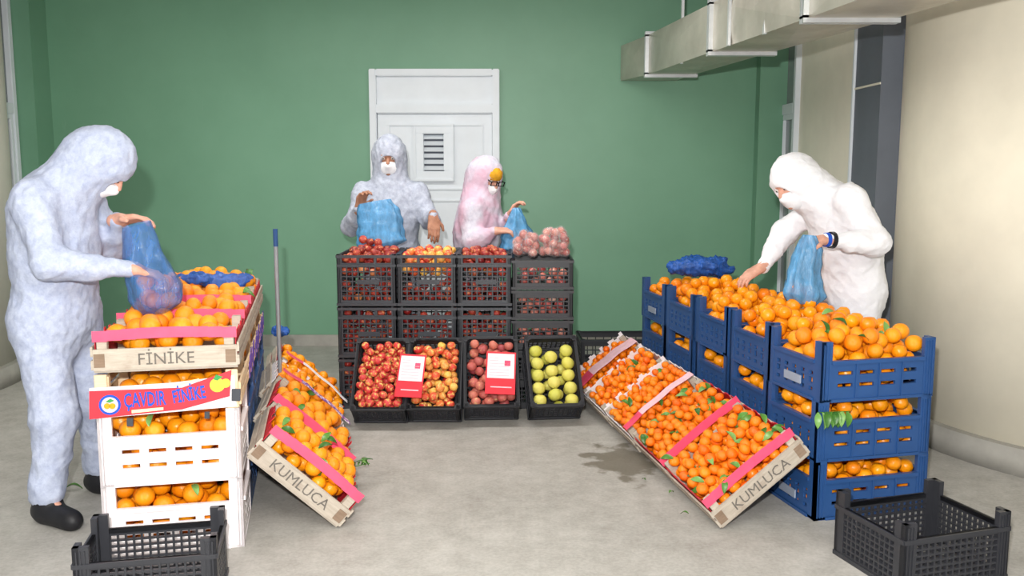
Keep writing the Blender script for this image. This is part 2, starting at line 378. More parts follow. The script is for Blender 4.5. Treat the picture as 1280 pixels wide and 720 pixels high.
for (x, y) in ((1.12, 6.2), (1.22, 5.3), (1.30, 4.85)):
    MB().box(x-1.35-.012, x-1.35+.004, y-5.2-.015, y-5.2+.015, -.0, .9).obj('hanger', M['flange'], duct).scale.z = .8

# ------------------------------------------------------------------ crates
_cache = {}
def crate_parts(kind, W, D, H, mat):
    key = (kind, W, D, H, mat)
    if key in _cache: return _cache[key]
    P = []   # (name, mesh, matrix)
    t = .012; mt = M[mat]
    def side(Wp, Hp, holes, name, ms, m=mt):
        V, F = panel(Wp, Hp, t, holes); me = mesh_np(name, V, F, m)
        for mw in ms: P.append((name, me, mw))
    R = lambda w_, x, y, z: Matrix.Translation((x, y, z)) @ Matrix.Rotation(w_, 4, 'Z')
    def posts(w_, h, inset=0):
        for (x, y, sx, sy) in ((0, 0, 1, 1), (W, 0, -1, 1), (0, D, 1, -1), (W, D, -1, -1)):
            m = MB(); a, b = sorted((0, sx*w_)); c, e = sorted((0, sy*.02)); m.box(a, b, c, e, 0, h)
            a, b = sorted((0, sx*.02)); c, e = sorted((0, sy*w_)); m.box(a, b, c, e, 0, h)
            for k in (.25, .5, .75):   # fine moulded ribs
                a, b = sorted((sx*w_*k-.002, sx*w_*k+.002)); c, e = sorted((-sy*.004, sy*.001)); m.box(a, b, c, e, .01, h-.012)
            P.append(('corner_post', m.mesh('corner_post', mt, .0), Matrix.Translation((x, y, 0))))
    if kind == 'slot':       # blue and white fruit crates: slotted sides, open gap between the post tops
        ph = H*.67; pw = .05
        posts(pw, H)
        def holes(L, nrow):
            n = 4; hs = []; g = (L-2*pw-.03)/n
            for z in nrow:
                for i in range(n): hs.append((i*g+.03, i*g+g*.86+.012, z, z+.016))
            return hs
        Lx = W-2*pw; Ly = D-2*pw
        hx = holes(W, (ph*.36, ph*.66))
        side(Lx, ph, hx, 'side_panel', [R(0, pw, 0.002, 0), R(0, pw, D-t-.002, 0)])
        hy = []
        for r_, z in enumerate((ph*.22, ph*.42, ph*.62)):
            n = 5; g = Ly/n
            for i in range(n): hy.append((i*g+.012, i*g+g*.62, z, z+.016+.008*(r_ == 1)))
        side(Ly, ph, hy, 'side_panel', [R(math.pi/2, t+.002, pw, 0), R(math.pi/2, W-.002, pw, 0)])
        rm = MB(); rm.box(pw-.002, W-pw+.002, -.006, .014, ph-.012, ph+.004).box(pw-.002, W-pw+.002, D-.014, D+.006, ph-.012, ph+.004)
        rm.box(-.006, .014, pw, D-pw, ph-.012, ph+.004).box(W-.014, W+.006, pw, D-pw, ph-.012, ph+.004)
        rm.box(pw, W-pw, -.006, .006, 0, .012).box(-.006, .006, pw, D-pw, 0, .012)
        rb = MB().box(0, .006, -.005, .004, .012, ph-.01).mesh('rib', mt)
        for i in range(1, 4): P.append(('rib', rb, Matrix.Translation((pw+i*Lx/4+.002, 0, 0))))
        P.append(('rim', rm.mesh('rim', mt), Matrix()))
    if kind in ('lattice', 'bin', 'low'):   # black crates with a fine lattice
        fw = .022
        def lat(L, Hh, cols, z0, z1, rows):
            hs = []; gx = (L-2*fw)/cols; gz = (z1-z0)/rows
            for i in range(cols):
                for j in range(rows): hs.append((fw+i*gx+.0034, fw+(i+1)*gx-.0034, z0+j*gz+.0034, z0+(j+1)*gz-.0034))
            return hs
        hx = []; hy = []
        if kind == 'lattice':
            for i in range(3):
                g = (W-2*fw)/3; hx.append((fw+i*g+.008, fw+(i+1)*g-.008, H-.052, H-.022))
            hx += lat(W, H, 9, .03, H-.075, 7); hy += lat(D, H, 11, .03, H-.03, 7)
            ph = H-.006
        elif kind == 'bin':
            hx += lat(W, H, 9, .035, H-.045, 4); hy += lat(D, H, 12, .035, H-.035, 4); ph = H-.004
        else:
            ph = H*.78; hx += lat(W, ph, 15, .02, ph-.02, 7); hy += lat(D, ph, 13, .02, ph-.02, 7)
        side(W-.004, ph, hx, 'side_panel', [R(0, .002, .002, 0), R(0, .002, D-t-.002, 0)])
        side(D-.004, ph, hy, 'side_panel', [R(math.pi/2, t+.002, .002, 0), R(math.pi/2, W-.002, .002, 0)])
        posts(.03 if kind != 'low' else .05, H)
        rm = MB(); e = .005
        rm.box(0, W, -e, .014, ph-.016, ph).box(0, W, D-.014, D+e, ph-.016, ph).box(-e, .014, 0, D, ph-.016, ph).box(W-.014, W+e, 0, D, ph-.016, ph)
        rm.box(0, W, -e, .014, 0, .016).box(-e, .014, 0, D, 0, .016).box(W-.014, W+e, 0, D, 0, .016)
        if kind == 'lattice': rm.box(0, W, -e, .012, H-.075, H-.06)
        P.append(('rim', rm.mesh('rim', mt), Matrix()))
        if kind == 'lattice':
            P.append(('label_plate', MB().box(W*.34, W*.72, -.007, .0, H*.42, H*.42+.028).mesh('label_plate', M['charcoal']), Matrix()))
    # base grid
    n = 9; hs = []; gx = W/n; gy = D/n
    for i in range(n):
        for j in range(n): hs.append((i*gx+.006, (i+1)*gx-.006, j*gy+.006, (j+1)*gy-.006))
    V, F = panel(W, D, .01, hs)
    P.append(('base', mesh_np('base', [(x, z, .012-y) for x, y, z in V], F, mt), Matrix()))
    _cache[key] = P
    return P
def crate(name, kind, W, D, H, mat, mw, label, group=None, cat='crate'):
    e = empty(name, mw, label, cat, group)
    for (n, me, m) in crate_parts(kind, W, D, H, mat): link(n, me, e, m)
    return e
def text_mesh(s, size, mat, name='lettering', depth=.0006, off=0):
    c = bpy.data.curves.new(name, 'FONT'); c.body = s; c.size = size; c.extrude = depth; c.align_x = 'CENTER'; c.align_y = 'CENTER'; c.resolution_u = 2; c.offset = off
    o = bpy.data.objects.new(name, c); COL.objects.link(o)
    me = bpy.data.meshes.new_from_object(o.evaluated_get(bpy.context.evaluated_depsgraph_get()))
    bpy.data.objects.remove(o); bpy.data.curves.remove(c); me.materials.clear(); me.materials.append(mat); me.name = name
    return me
XZ = Matrix.Rotation(math.pi/2, 4, 'X')   # text plane -> front (facing -y)
def wooden_box(mw, W, L, label, group, stamp=None, strap=True, liner='redliner', strap_z=.128, hw=.088, mat='wood', strapmat='pink', patch=None, name='wooden_box', tape2=None):
    e = empty(name, mw, label, 'box', group)
    wd = M[mat]
    for y in (0, L-.012):
        link('end_plank', MB().box(0, W, y, y+.012, .008, hw).mesh('end_plank', wd, .0015), e)
    for (x, y) in ((.012, .012), (W-.047, .012), (.012, L-.047), (W-.047, L-.047)):
        m = MB(); m.prism([(x, y), (x+.035, y), (x+.035, y+.035), (x, y+.035)], .01, .138); m.obj('corner_block', wd, e, .002)
    for x in (-.008, W):
        for z in (.012, .062): MB().box(x, x+.008, 0, L, z, z+.036).obj('side_slat', wd, e, .001)
    for k in range(5):
        y = .01+k*(L-.02)/5; MB().box(0, W, y, y+(L-.02)/5-.012, 0, .008).obj('bottom_slat', wd, e)
    for x in (.0, W-.045):   # darker end grain / nail plates
        MB().box(x+.003, x+.040, -.003, 0, .022, .072).obj('corner_plate', M['wood_end'], e)
    if stamp:
        link('stamped_lettering', text_mesh(stamp, .062, M['stamp'], 'stamped_lettering'), e, Matrix.Translation((W/2, -.0012, .045)) @ XZ)
    if strap:
        m = MB(); n = 10
        for i in range(n):
            x0 = i*W/n; x1 = (i+1)*W/n; s0 = .006*math.sin(3.1*i/n); a = strap_z+.01*math.sin(math.pi*(i+.5)/n)
            m.box(x0, x1, .004, .007, a-.020, a+.020)
        m2 = m.obj('tape_strap', M[strapmat], e)
    if tape2:   # broad printed tape lying across the fruit
        y0, dy, z = tape2; n = 12; V = []; F = []
        for i in range(n+1):
            x = .01+i*(W-.02)/n; zz = z+.012*math.sin(math.pi*i/n)+.003*math.sin(5*i)
            V += [(x, y0, zz), (x, y0+dy, zz+.002), (x, y0+dy, zz+.004), (x, y0, zz+.002)]
        for i in range(n):
            b = 4*i
            for q in ((0, 1, 5, 4), (1, 2, 6, 5), (2, 3, 7, 6), (3, 0, 4, 7)): F.append(tuple(b+k for k in q))
        F += [(3, 2, 1, 0), (4*n, 4*n+1, 4*n+2, 4*n+3)]
        a = len(V)//2
        half = mesh_np('printed_tape', V, F, M[patch] if patch else M['pink']); half.materials.append(M['pink'])
        for p in half.polygons:
            if p.center.x < W*.3: p.material_index = 1
        link('printed_tape', half, e)
    if liner:
        for x in (.004, W-.007):
            n = 14; m = MB()
            for i in range(n):
                y0 = .02+i*(L-.04)/n; hgt = .125+.012*math.sin(i*2.3)+random.uniform(-.006, .006)
                m.box(x, x+.003, y0, y0+(L-.04)/n, .02, hgt)
            m.obj('paper_liner', M[liner], e)
        if liner == 'paper':
            n = 20; m = MB()
            for i in range(n):
                x0 = .01+i*(W-.02)/n; hgt = .15+.012*math.sin(i*1.7)+random.uniform(-.008, .008)
                m.box(x0, x0+(W-.02)/n, L-.018, L-.014, .03, hgt)
            m.obj('paper_liner', M[liner], e)
    return e

# ------------------------------------------------------------------ fruit
def ball(r, nu=14, nv=9, squash=.94, dimple=.12):
    V = [(0, 0, r*squash*(1-dimple))]; F = []
    for j in range(1, nv):
        th = math.pi*j/nv
        for i in range(nu):
            ph = 2*math.pi*i/nu; k = 1+.02*math.sin(5*ph)*math.sin(th)
            V.append((r*k*math.sin(th)*math.cos(ph), r*k*math.sin(th)*math.sin(ph), r*squash*math.cos(th)*(1-dimple*math.exp(-(th*3)**2))))
    V.append((0, 0, -r*squash)); S = len(V)-1
    for i in range(nu): F.append((0, 1+i, 1+(i+1) % nu)); F.append((S, 1+(nv-2)*nu+(i+1) % nu, 1+(nv-2)*nu+i))
    for j in range(nv-2):
        for i in range(nu): a = 1+j*nu; F.append((a+i, a+nu+i, a+nu+(i+1) % nu, a+(i+1) % nu))
    return V, F
FR = {}   # kind -> mesh of unit radius 1 cm scaled
for k in ('orange', 'mandarin', 'apple', 'darkapple', 'yellowred', 'dusky', 'quince', 'onion'):
    V, F = ball(1.0, dimple={'orange': .03, 'mandarin': .1, 'quince': .12, 'onion': -.12}.get(k, .3), squash={'mandarin': .86, 'orange': .96}.get(k, .92))
    FR[k] = mesh_np(k, V, F, M[k], True)
LV, LF = ball(1.0, 8, 6)
LV = np.array(LV)
def leaf_mesh(L=.06, w_=.013):
    V = []; F = []; n = 6
    for i in range(n+1):
        u = i/n; ww = w_*math.sin(math.pi*min(1, u*.96+.04))**.8; z = .016*math.sin(math.pi*u)-.012*u
        V += [(u*L, -ww, z+.004), (u*L, 0, z), (u*L, ww, z+.004)]
    for i in range(n):
        a = 3*i; F += [(a, a+3, a+4, a+1), (a+1, a+4, a+5, a+2)]
    b = len(V); V += [(x, y, z-.0008) for x, y, z in V]; F += [tuple(b+q for q in reversed(f)) for f in F]
    return mesh_np('leaf', V, F, M['leaf'], True)
LEAF = leaf_mesh()
def pack(x0, x1, y0, y1, z0, ztop, r, cand=60, maxn=600, rv=.06):
    """drop spheres one by one into a box, lowest resting place first"""
    C = np.zeros((0, 3)); Rr = np.zeros(0); fails = 0
    while fails < 4 and len(C) < maxn:
        rr = r*(1+rng.uniform(-rv, rv)); xy = np.stack([rng.uniform(x0+rr, x1-rr, cand), rng.uniform(y0+rr, y1-rr, cand)], 1)
        z = np.full(cand, z0+rr)
        if len(C):
            d2 = ((xy[:, None, :]-C[None, :, :2])**2).sum(-1); s2 = (Rr+rr)[None]**2
            h = np.where(d2 < s2, C[None, :, 2]+np.sqrt(np.maximum(s2-d2, 0)), -1e9).max(1); z = np.maximum(z, h)
        exc = z+rr-ztop(xy[:, 0], xy[:, 1]); z[exc > 0] = 1e6
        k = int(np.argmin(z))
        if z[k] > 1e5: fails += 1; continue
        C = np.vstack([C, [xy[k, 0], xy[k, 1], z[k]]]); Rr = np.append(Rr, rr); fails = 0
    return C, Rr
camv = np.array([0, 0, 1.45])
POOL = {}   # kind -> list of candidates (priority, pos, r, label, group, leafp)
def fill(kind, mw, C, Rr, label, group, prio=1.0, leafp=0, vis=None, name=None, cat=None, openz=None):
    A = np.array(mw); Wd = C @ A[:3, :3].T + A[:3, 3]
    dv = camv-Wd; dist = np.linalg.norm(dv, axis=1); dv /= dist[:, None]
    n = len(C)
    if n == 0: return
    rel = Wd[None]-Wd[:, None]; tt = (rel*dv[:, None, :]).sum(-1); perp = np.sqrt(np.maximum((rel**2).sum(-1)-tt**2, 0))
    block = ((tt > 0) & (perp < Rr[None]*.75)).sum(1)
    for i in range(n):
        v = block[i] <= 1
        if openz is not None and v: v = openz(C[i])
        POOL.setdefault(kind, []).append(((Rr[i]/dist[i])*prio if v else -1, Wd[i], Rr[i], label, group, leafp, name or kind, cat))
def flush(limit=300):
    for kind, L in POOL.items():
        L.sort(key=lambda a: -a[0]); shown = [a for a in L[:limit] if a[0] > 0]; rest = L[len(shown):]
        for (p, pos, r, label, group, lp, name, cat) in shown:
            q = Matrix.Translation(pos) @ Matrix.Rotation(rng.uniform(0, 6.28), 4, 'Z') @ Matrix.Rotation(rng.uniform(-.9, .9), 4, 'X') @ Matrix.Scale(r, 4)
            o = link(name, FR[kind], None, q); has = rng.random() < lp
            props(o, label, cat, group)
            if has:
                for _ in range(1 if rng.random() < .6 else 2):
                    s_ = 1/r; a = rng.uniform(0, 6.28)
                    up = (Vector((0, -.75, .75))+Vector(rng.uniform(-.5, .5, 3))).normalized(); rot = up.to_track_quat('Z', 'Y').to_matrix().to_4x4()
                    world = Matrix.Translation(Vector(pos)+up*r*.99) @ rot @ Matrix.Rotation(a, 4, 'Z')
                    link('leaf', LEAF, o, q.inverted() @ world)
        if rest:
            vis = [a for a in rest]; n = len(vis); nv = len(LV)
            P = np.array([a[1] for a in vis]); Rr = np.array([a[2] for a in vis])
            V = (LV[None]*Rr[:, None, None]+P[:, None]).reshape(-1, 3); F = [tuple(i*nv+k for k in f) for i in range(n) for f in LF]
            o = link(STUFF[kind][0], mesh_np(STUFF[kind][0], V, F, M[kind], True)); props(o, STUFF[kind][1], STUFF[kind][2], None, 'stuff')
STUFF = {'orange': ('orange_pile', 'remaining oranges filling the depths of the orange crates left and right', 'oranges'),
 'mandarin': ('mandarin_pile', 'remaining small mandarins filling the tilted boxes on the right', 'mandarins'),
 'apple': ('apple_pile', 'remaining red apples deeper in the leftmost tilted black crate', 'apples'),
 'darkapple': ('dark_apple_pile', 'remaining dark red apples inside the tall black lattice crates', 'apples'),
 'yellowred': ('yellow_apple_pile', 'remaining yellow and red apples deeper in the second tilted crate', 'apples'),
 'dusky': ('dusky_fruit_pile', 'remaining dusky pink fruit deeper in the third tilted black crate', 'fruit'),
 'quince': ('quince_pile', 'remaining yellow-green fruit deeper in the rightmost tilted black crate', 'fruit'),
 'onion': ('bagged_fruit_pile', 'remaining pale red bagged fruit inside the rightmost black stack', 'fruit')}
def flat(z): return lambda x, y: np.full_like(x, z)
def heap(W, D, z, h): return lambda x, y: z+h*(1-((2*x/W-1)**2))**.5*(1-((2*y/D-1)**4))

# ------------------------------------------------------------------ right: blue crate row
BW, BD, BH = .53, .425, .25
rowR = Vector((-.18, .984, 0)).normalized()
orig = [(1.25, 3.65, 13.5), (1.175, 4.125, 11), (1.095, 4.585, 10.5), (1.01, 5.045, 10.5), (.925, 5.505, 10.5)]
who = ['nearest', 'second', 'third', 'fourth', 'farthest']; tn = ['bottom', 'middle', 'top']
for k, (x, y, a) in enumerate(orig):
    for tier in range(3):
        mw = Matrix.Translation((x+random.uniform(-.004, .004), y, tier*BH+.001)) @ Matrix.Rotation(a*D2R, 4, 'Z')
        c = crate('blue_crate', 'slot', BW, BD, BH, 'blue', mw, f'blue slotted plastic crate of oranges, {tn[tier]} of the {who[k]} stack in the right-hand row', 'blue crates in the right-hand row')
        if k in (0, 4) or (k == 0 and tier == 0):
            if tier != 1 : link('pale_label', MB().box(-.009, -.003, .14, .27, .05, .085).mesh('pale_label', M['greypl']), c)
        if tier == 2:
            C, R_ = pack(.016, BW-.016, .016, BD-.016, .014, heap(BW, BD, .212, .13 if k < 4 else .07), .0355)
            fill('orange', mw, C, R_, f'orange heaped in the top blue crate of the {who[k]} stack on the right', f'oranges in the {who[k]} top blue crate', 1.0, .24, name='orange', cat='orange', openz=lambda p: p[2] > .13)
        else:
            C, R_ = pack(.016, BW-.016, .016, BD-.016, .014, flat(.245), .034)
            fill('orange', mw, C, R_, f'orange seen in the gap of the {tn[tier]} blue crate of the {who[k]} stack', f'oranges in the {tn[tier]} crate of the {who[k]} blue stack', .8, .2, name='orange', cat='orange', openz=lambda p: p[2] > .165 and (p[1] < .12 or p[0] < .12))

# ------------------------------------------------------------------ right: tilted boxes of mandarins
Ls = [.53, .48, .47, .39, .40]; s0 = 0
base = Vector((.855, 3.56, 0.003)); ang = 38*D2R; px_ = Vector((.984, .18, 0))
ordw = ['nearest', 'second', 'third', 'fourth', 'farthest']
what = ['with a bare pink tape along its stamped near end', 'with a narrow pink tape and red liner', 'with a broad printed tape across its near end', 'with torn white paper lining', 'with a wide pink and white printed band']
for k, L in enumerate(Ls):
    o_ = base+rowR*s0+px_*(.0, .005, -.005, -.01, -.01)[k]
    xa = px_*math.cos(ang)+Vector((0, 0, 1))*math.sin(ang)
    mw = frame(o_, xa, rowR)
    wooden_box(mw, .465, L-.012, f'{ordw[k]} tilted box of mandarins, {what[k]}', 'tilted boxes of mandarins leaning on the blue crates',
               stamp='KUMLUCA' if k == 0 else None, liner='redliner' if k < 2 else 'paper', strap=k in (0, 1), strap_z=.132,
               tape2={2: (.0, .06, .155), 4: (.04, .12, .16)}.get(k), patch='pinkpaper' if k >= 2 else None)
    r = .0255 if k == 0 else .0235 if k == 1 else .0225
    C, R_ = pack(.012, .453, .014, L-.03, .014, heap(.465, L, .148, .03), r, cand=110)
    if k in (2, 4):   # fruit stays below the tape
        y0, dy, z = {2: (.0, .06, .155), 4: (.04, .12, .16)}[k]
        keep = ~((C[:, 1] > y0-.01) & (C[:, 1] < y0+dy+.01) & (C[:, 2]+R_ > z-.004)); C, R_ = C[keep], R_[keep]
    keep = ~((C[:, 1] < .06) & ((C[:, 0] < .055) | (C[:, 0] > .41)) & (C[:, 2] < .14)); C, R_ = C[keep], R_[keep]
    fill('mandarin', mw, C, R_, f'small mandarin in the {ordw[k]} tilted wooden box on the right', f'mandarins in the {ordw[k]} tilted box on the right', 1.0, .07 if k > 1 else .2, name='mandarin', cat='mandarin', openz=lambda p: p[2] > .09)
    s0 += L

# ------------------------------------------------------------------ left: standing stacks
rowL = Vector((-.212, .977, 0)).normalized(); perL = Vector((.977, .212, 0)); aL = 12.2
FLc = Vector((-1.525, 3.285, 0))
mwL = lambda s, z, dx=0: Matrix.Translation(FLc+rowL*s+perL*dx+Vector((0, 0, z))) @ Matrix.Rotation(aL*D2R, 4, 'Z')
WW = .505; HT = (0, .272)
for tier in range(2):
    mw = mwL(0, HT[tier]+.001)
    crate('white_crate', 'slot', WW, .42, .271 if tier == 0 else .278, 'white', mw, f'white slotted plastic crate of oranges, {"bottom" if tier == 0 else "second from the floor"} in the left front stack', 'white crates in the left front stack')
    C, R_ = pack(.016, WW-.016, .016, .40, .014, flat(.262), .039)
    fill('orange', mw, C, R_, f'large orange in the gap of the {"bottom" if tier == 0 else "upper"} white crate', f'oranges in the {"bottom" if tier == 0 else "upper"} white crate', 2.0, .25 if tier == 0 else .05, name='orange', cat='orange', openz=lambda p: p[2] > .16 and p[1] < .13)
# third tier: new wood box carrying the printed banner
mw3 = mwL(0, .552)
e3 = wooden_box(mw3, WW, .42, 'pale wooden box with a red printed fruit banner across its front, left front stack', None, strap=False, liner=None, mat='woodnew', hw=.05)
for x in (0, WW-.045): MB().box(x, x+.045, -.004, .0, .0, .15).obj('corner_board', M['woodnew'], e3, .002)
C, R_ = pack(.05, WW-.05, .016, .40, .03, flat(.145), .04)
fill('orange', mw3, C, R_, 'large orange behind the red banner of the pale wooden box', 'oranges behind the red banner', 2.0, 0, name='orange', cat='orange', openz=lambda p: p[1] < .13)
bn = empty('banner', mw3 @ Matrix.Translation((0, -.014, -.012)) @ Matrix.Rotation(.05, 4, 'Y'), 'red, white and blue printed card banner on the front of the left stack', 'banner')
def poly(m, pts, y0, y1):
    b = len(m.v); n = len(pts); m.v += [(x, y0, z) for x, z in pts]+[(x, y1, z) for x, z in pts]
    m.f.append(tuple(b+i for i in range(n))); m.f.append(tuple(b+n+i for i in reversed(range(n))))
    for i in range(n): j = (i+1) % n; m.f.append((b+j, b+i, b+n+i, b+n+j))
    return m
poly(MB(), [(-.02, .0), (WW-.01, .045), (WW-.02, .165), (.26, .135), (-.02, .115)], 0, .004).obj('white_card', M['paper'], bn)
poly(MB(), [(-.02, .0), (.30, .035), (WW-.035, .085), (WW-.03, .185), (.30, .118), (-.02, .105)], -.003, 0).obj('red_band', M['redcard'], bn)
disc = lambda m, x, z, r, y, h, n=20: poly(m, [(x+r*math.cos(2*math.pi*i/n), z+r*math.sin(2*math.pi*i/n)) for i in range(n)], y-h, y)
disc(MB(), .05, .054, .038, -.003, .0012).obj('emblem_ring', M['printblue'], bn)
disc(MB(), .05, .054, .029, -.0042, .001).obj('emblem_disc', M['pinkpaper'], bn)
disc(disc(MB(), .041, .05, .011, -.0052, .001), .059, .05, .011, -.0052, .001).obj('emblem_fruit', M['orange'], bn)
poly(MB(), [(.035, .066), (.05, .062), (.066, .07), (.052, .078)], -.0062, -.0052).obj('emblem_leaf', M['greenprint'], bn)
link('blue_lettering', text_mesh('ÇAVDIR', .058, M['printblue'], 'blue_lettering', .0008, .0011), bn, Matrix.Translation((.170, -.0045, .072)) @ Matrix.Rotation(-.08, 4, 'Y') @ XZ @ Matrix.Diagonal((.70, 1.3, 1, 1)))
link('blue_lettering', text_mesh('FİNİKE', .052, M['printblue'], 'blue_lettering', .0008, .0011), bn, Matrix.Translation((.325, -.0045, .090)) @ Matrix.Rotation(-.18, 4, 'Y') @ XZ @ Matrix.Diagonal((.70, 1.3, 1, 1)))
poly(MB(), [(.125, .022), (.235, .034), (.235, .044), (.125, .034)], -.0042, -.003).obj('yellow_line', M['cream_print'], bn)
poly(MB(), [(.27, .122), (.36, .143), (.36, .153), (.27, .131)], -.0042, -.003).obj('yellow_line', M['cream_print'], bn)
disc(disc(MB(), .425, .128, .027, -.003, .0012), .455, .135, .017, -.003, .0014).obj('printed_lemons', M['yellow'], bn)
poly(MB(), [(.41, .15), (.425, .145), (.445, .16), (.42, .168)], -.0058, -.0042).obj('printed_leaf', M['greenprint'], bn)
for i, (x, z, s) in enumerate(((.12, -.012, .022), (WW-.115, .012, .018), (WW-.012, .088, .032))):
    m = MB().box(x-s/2, x+s/2, -.012, -.0005, z-s*.6, z+s*.8); m.obj('dark_clip', M['charcoal'], bn, .001)
# top tier boxes, four along the row
lw = ['front', 'second', 'third', 'rearmost']
sL = [0, .44, .88, 1.32]
for k, s in enumerate(sL):
    mw = mwL(s, .706)
    wooden_box(mw, WW, .42, f'{lw[k]} open wooden box of oranges on top of the left-hand row', 'wooden boxes on top of the left-hand row', stamp='FİNİKE' if k == 0 else None,
               strap=k < 3, strap_z=.134, liner='redliner', hw=.088)
    C, R_ = pack(.012, WW-.012, .02, .40, .05, heap(WW, .42, .15, .055 if k < 3 else .08), .038 if k == 0 else .035)
    keep = ~((C[:, 1] < .07) & ((C[:, 0] < .075) | (C[:, 0] > .43)) & (C[:, 2] < .15)); C, R_ = C[keep], R_[keep]
    fill('orange', mw, C, R_, f'large orange in the {lw[k]} open box on top of the left-hand row', f'oranges in the {lw[k]} top box of the left-hand row', 2.0, .02, name='orange', cat='orange', openz=lambda p: p[2] > .07)
    if k:
        for tier in range(2):
            crate('blue_crate', 'slot', WW, .42, .265, 'blue', mwL(s, tier*.265+.001), f'blue slotted crate, {"bottom" if tier == 0 else "second tier"} of the {lw[k]} stack in the left-hand row', 'blue crates in the left-hand row')
            C, R_ = pack(.4, WW-.016, .016, .40, .014, flat(.258), .036)
            fill('orange', mwL(s, tier*.265+.001), C, R_, f'orange in a blue crate of the {lw[k]} stack in the left-hand row', f'oranges in the {lw[k]} blue crates of the left-hand row', .5, .1, name='orange', cat='orange', openz=lambda p: p[2] > .17)
        e = wooden_box(mwL(s, .550), WW, .42, f'wooden box with violet printed side paper under the {lw[k]} top box, left-hand row', 'violet printed boxes in the left-hand row', strap=False, liner=None, mat='woodnew')
        m = MB(); 
        for j in range(6): m.box(WW+.008, WW+.011, .03+j*.06, .03+j*.06+.042, .01+.03*(j % 2), .075+.02*(j % 3))
        m.obj('violet_print_paper', M['printviolet'], e)
        C, R_ = pack(.3, WW-.016, .03, .38, .03, flat(.145), .036)
        fill('orange', mwL(s, .550), C, R_, f'orange in the violet printed box of the {lw[k]} stack', f'oranges in the violet printed box, {lw[k]} stack', .6, 0, name='orange', cat='orange', openz=lambda p: p[2] > .07)
pole = empty('metal_pole', (-1.215, 4.72, 0), 'thin grey upright metal pole with a blue tip beside the left-hand row', 'pole')
MB().cyl((0, 0, 0), (.0, 0, 1.05), .011).obj('shaft', M['metal'], pole, smooth=False); MB().cyl((0, 0, 1.05), (0, 0, 1.14), .012).obj('tip', M['blue'], pole)

# ------------------------------------------------------------------ left: tilted boxes of oranges
Lt = [.52, .5, .47, .47]; s0 = 0; angL = 43*D2R; rowT = Vector((-.20, .98, 0)).normalized(); perT = Vector((.98, .20, 0))
whatL = ['with a stamped near end and a pink and silver tape', 'with a red and white striped tape and a leafy sprig', 'with violet patterned paper and a white tape', 'with pale corner blocks at the far end']
tilt_corner = Vector((-.712, 3.57, .003))
for k, L in enumerate(Lt):
    low = tilt_corner+rowT*s0+perT*(0, -.015, -.02, -.02)[k]
    yaw = (0, -.04, .05, .03)[k]
    Rz = Matrix.Rotation(yaw, 3, 'Z'); row_ = Rz @ rowT; per_ = Rz @ perT
    xa = per_*math.cos(angL)-Vector((0, 0, 1))*math.sin(angL); o_ = low-xa*.465
    mw = frame(o_, xa, row_)
    wooden_box(mw, .465, L-.014, f'{ordw[k] if k < 3 else "farthest"} tilted box of oranges, {whatL[k]}', 'tilted boxes of oranges leaning on the left-hand row',
               stamp='KUMLUCA' if k == 0 else None, liner='redliner' if k in (0, 1, 3) else 'paper', strap=k in (0, 1), strap_z=.15, tape2={2: (.03, .06, .172), 3: (.03, .05, .168)}.get(k), patch={2: 'violetpaper', 3: 'paper'}.get(k))
    C, R_ = pack(.012, .453, .02, L-.03, .05, heap(.465, L, .155, .045), .034 if k < 2 else .029, cand=110)
    keep = ~((C[:, 1] < .065) & ((C[:, 0] < .065) | (C[:, 0] > .40)) & (C[:, 2] < .15)); C, R_ = C[keep], R_[keep]
    if k >= 2:
        keep = ~((C[:, 1] > .01) & (C[:, 1] < .09) & (C[:, 2]+R_ > .168)); C, R_ = C[keep], R_[keep]
    fill('orange', mw, C, R_, f'orange in the {ordw[k] if k < 3 else "farthest"} tilted wooden box on the left', f'oranges in the {ordw[k] if k < 3 else "farthest"} tilted box on the left', 1.5, .06, name='orange', cat='orange', openz=lambda p: p[2] > .09)
    s0 += L

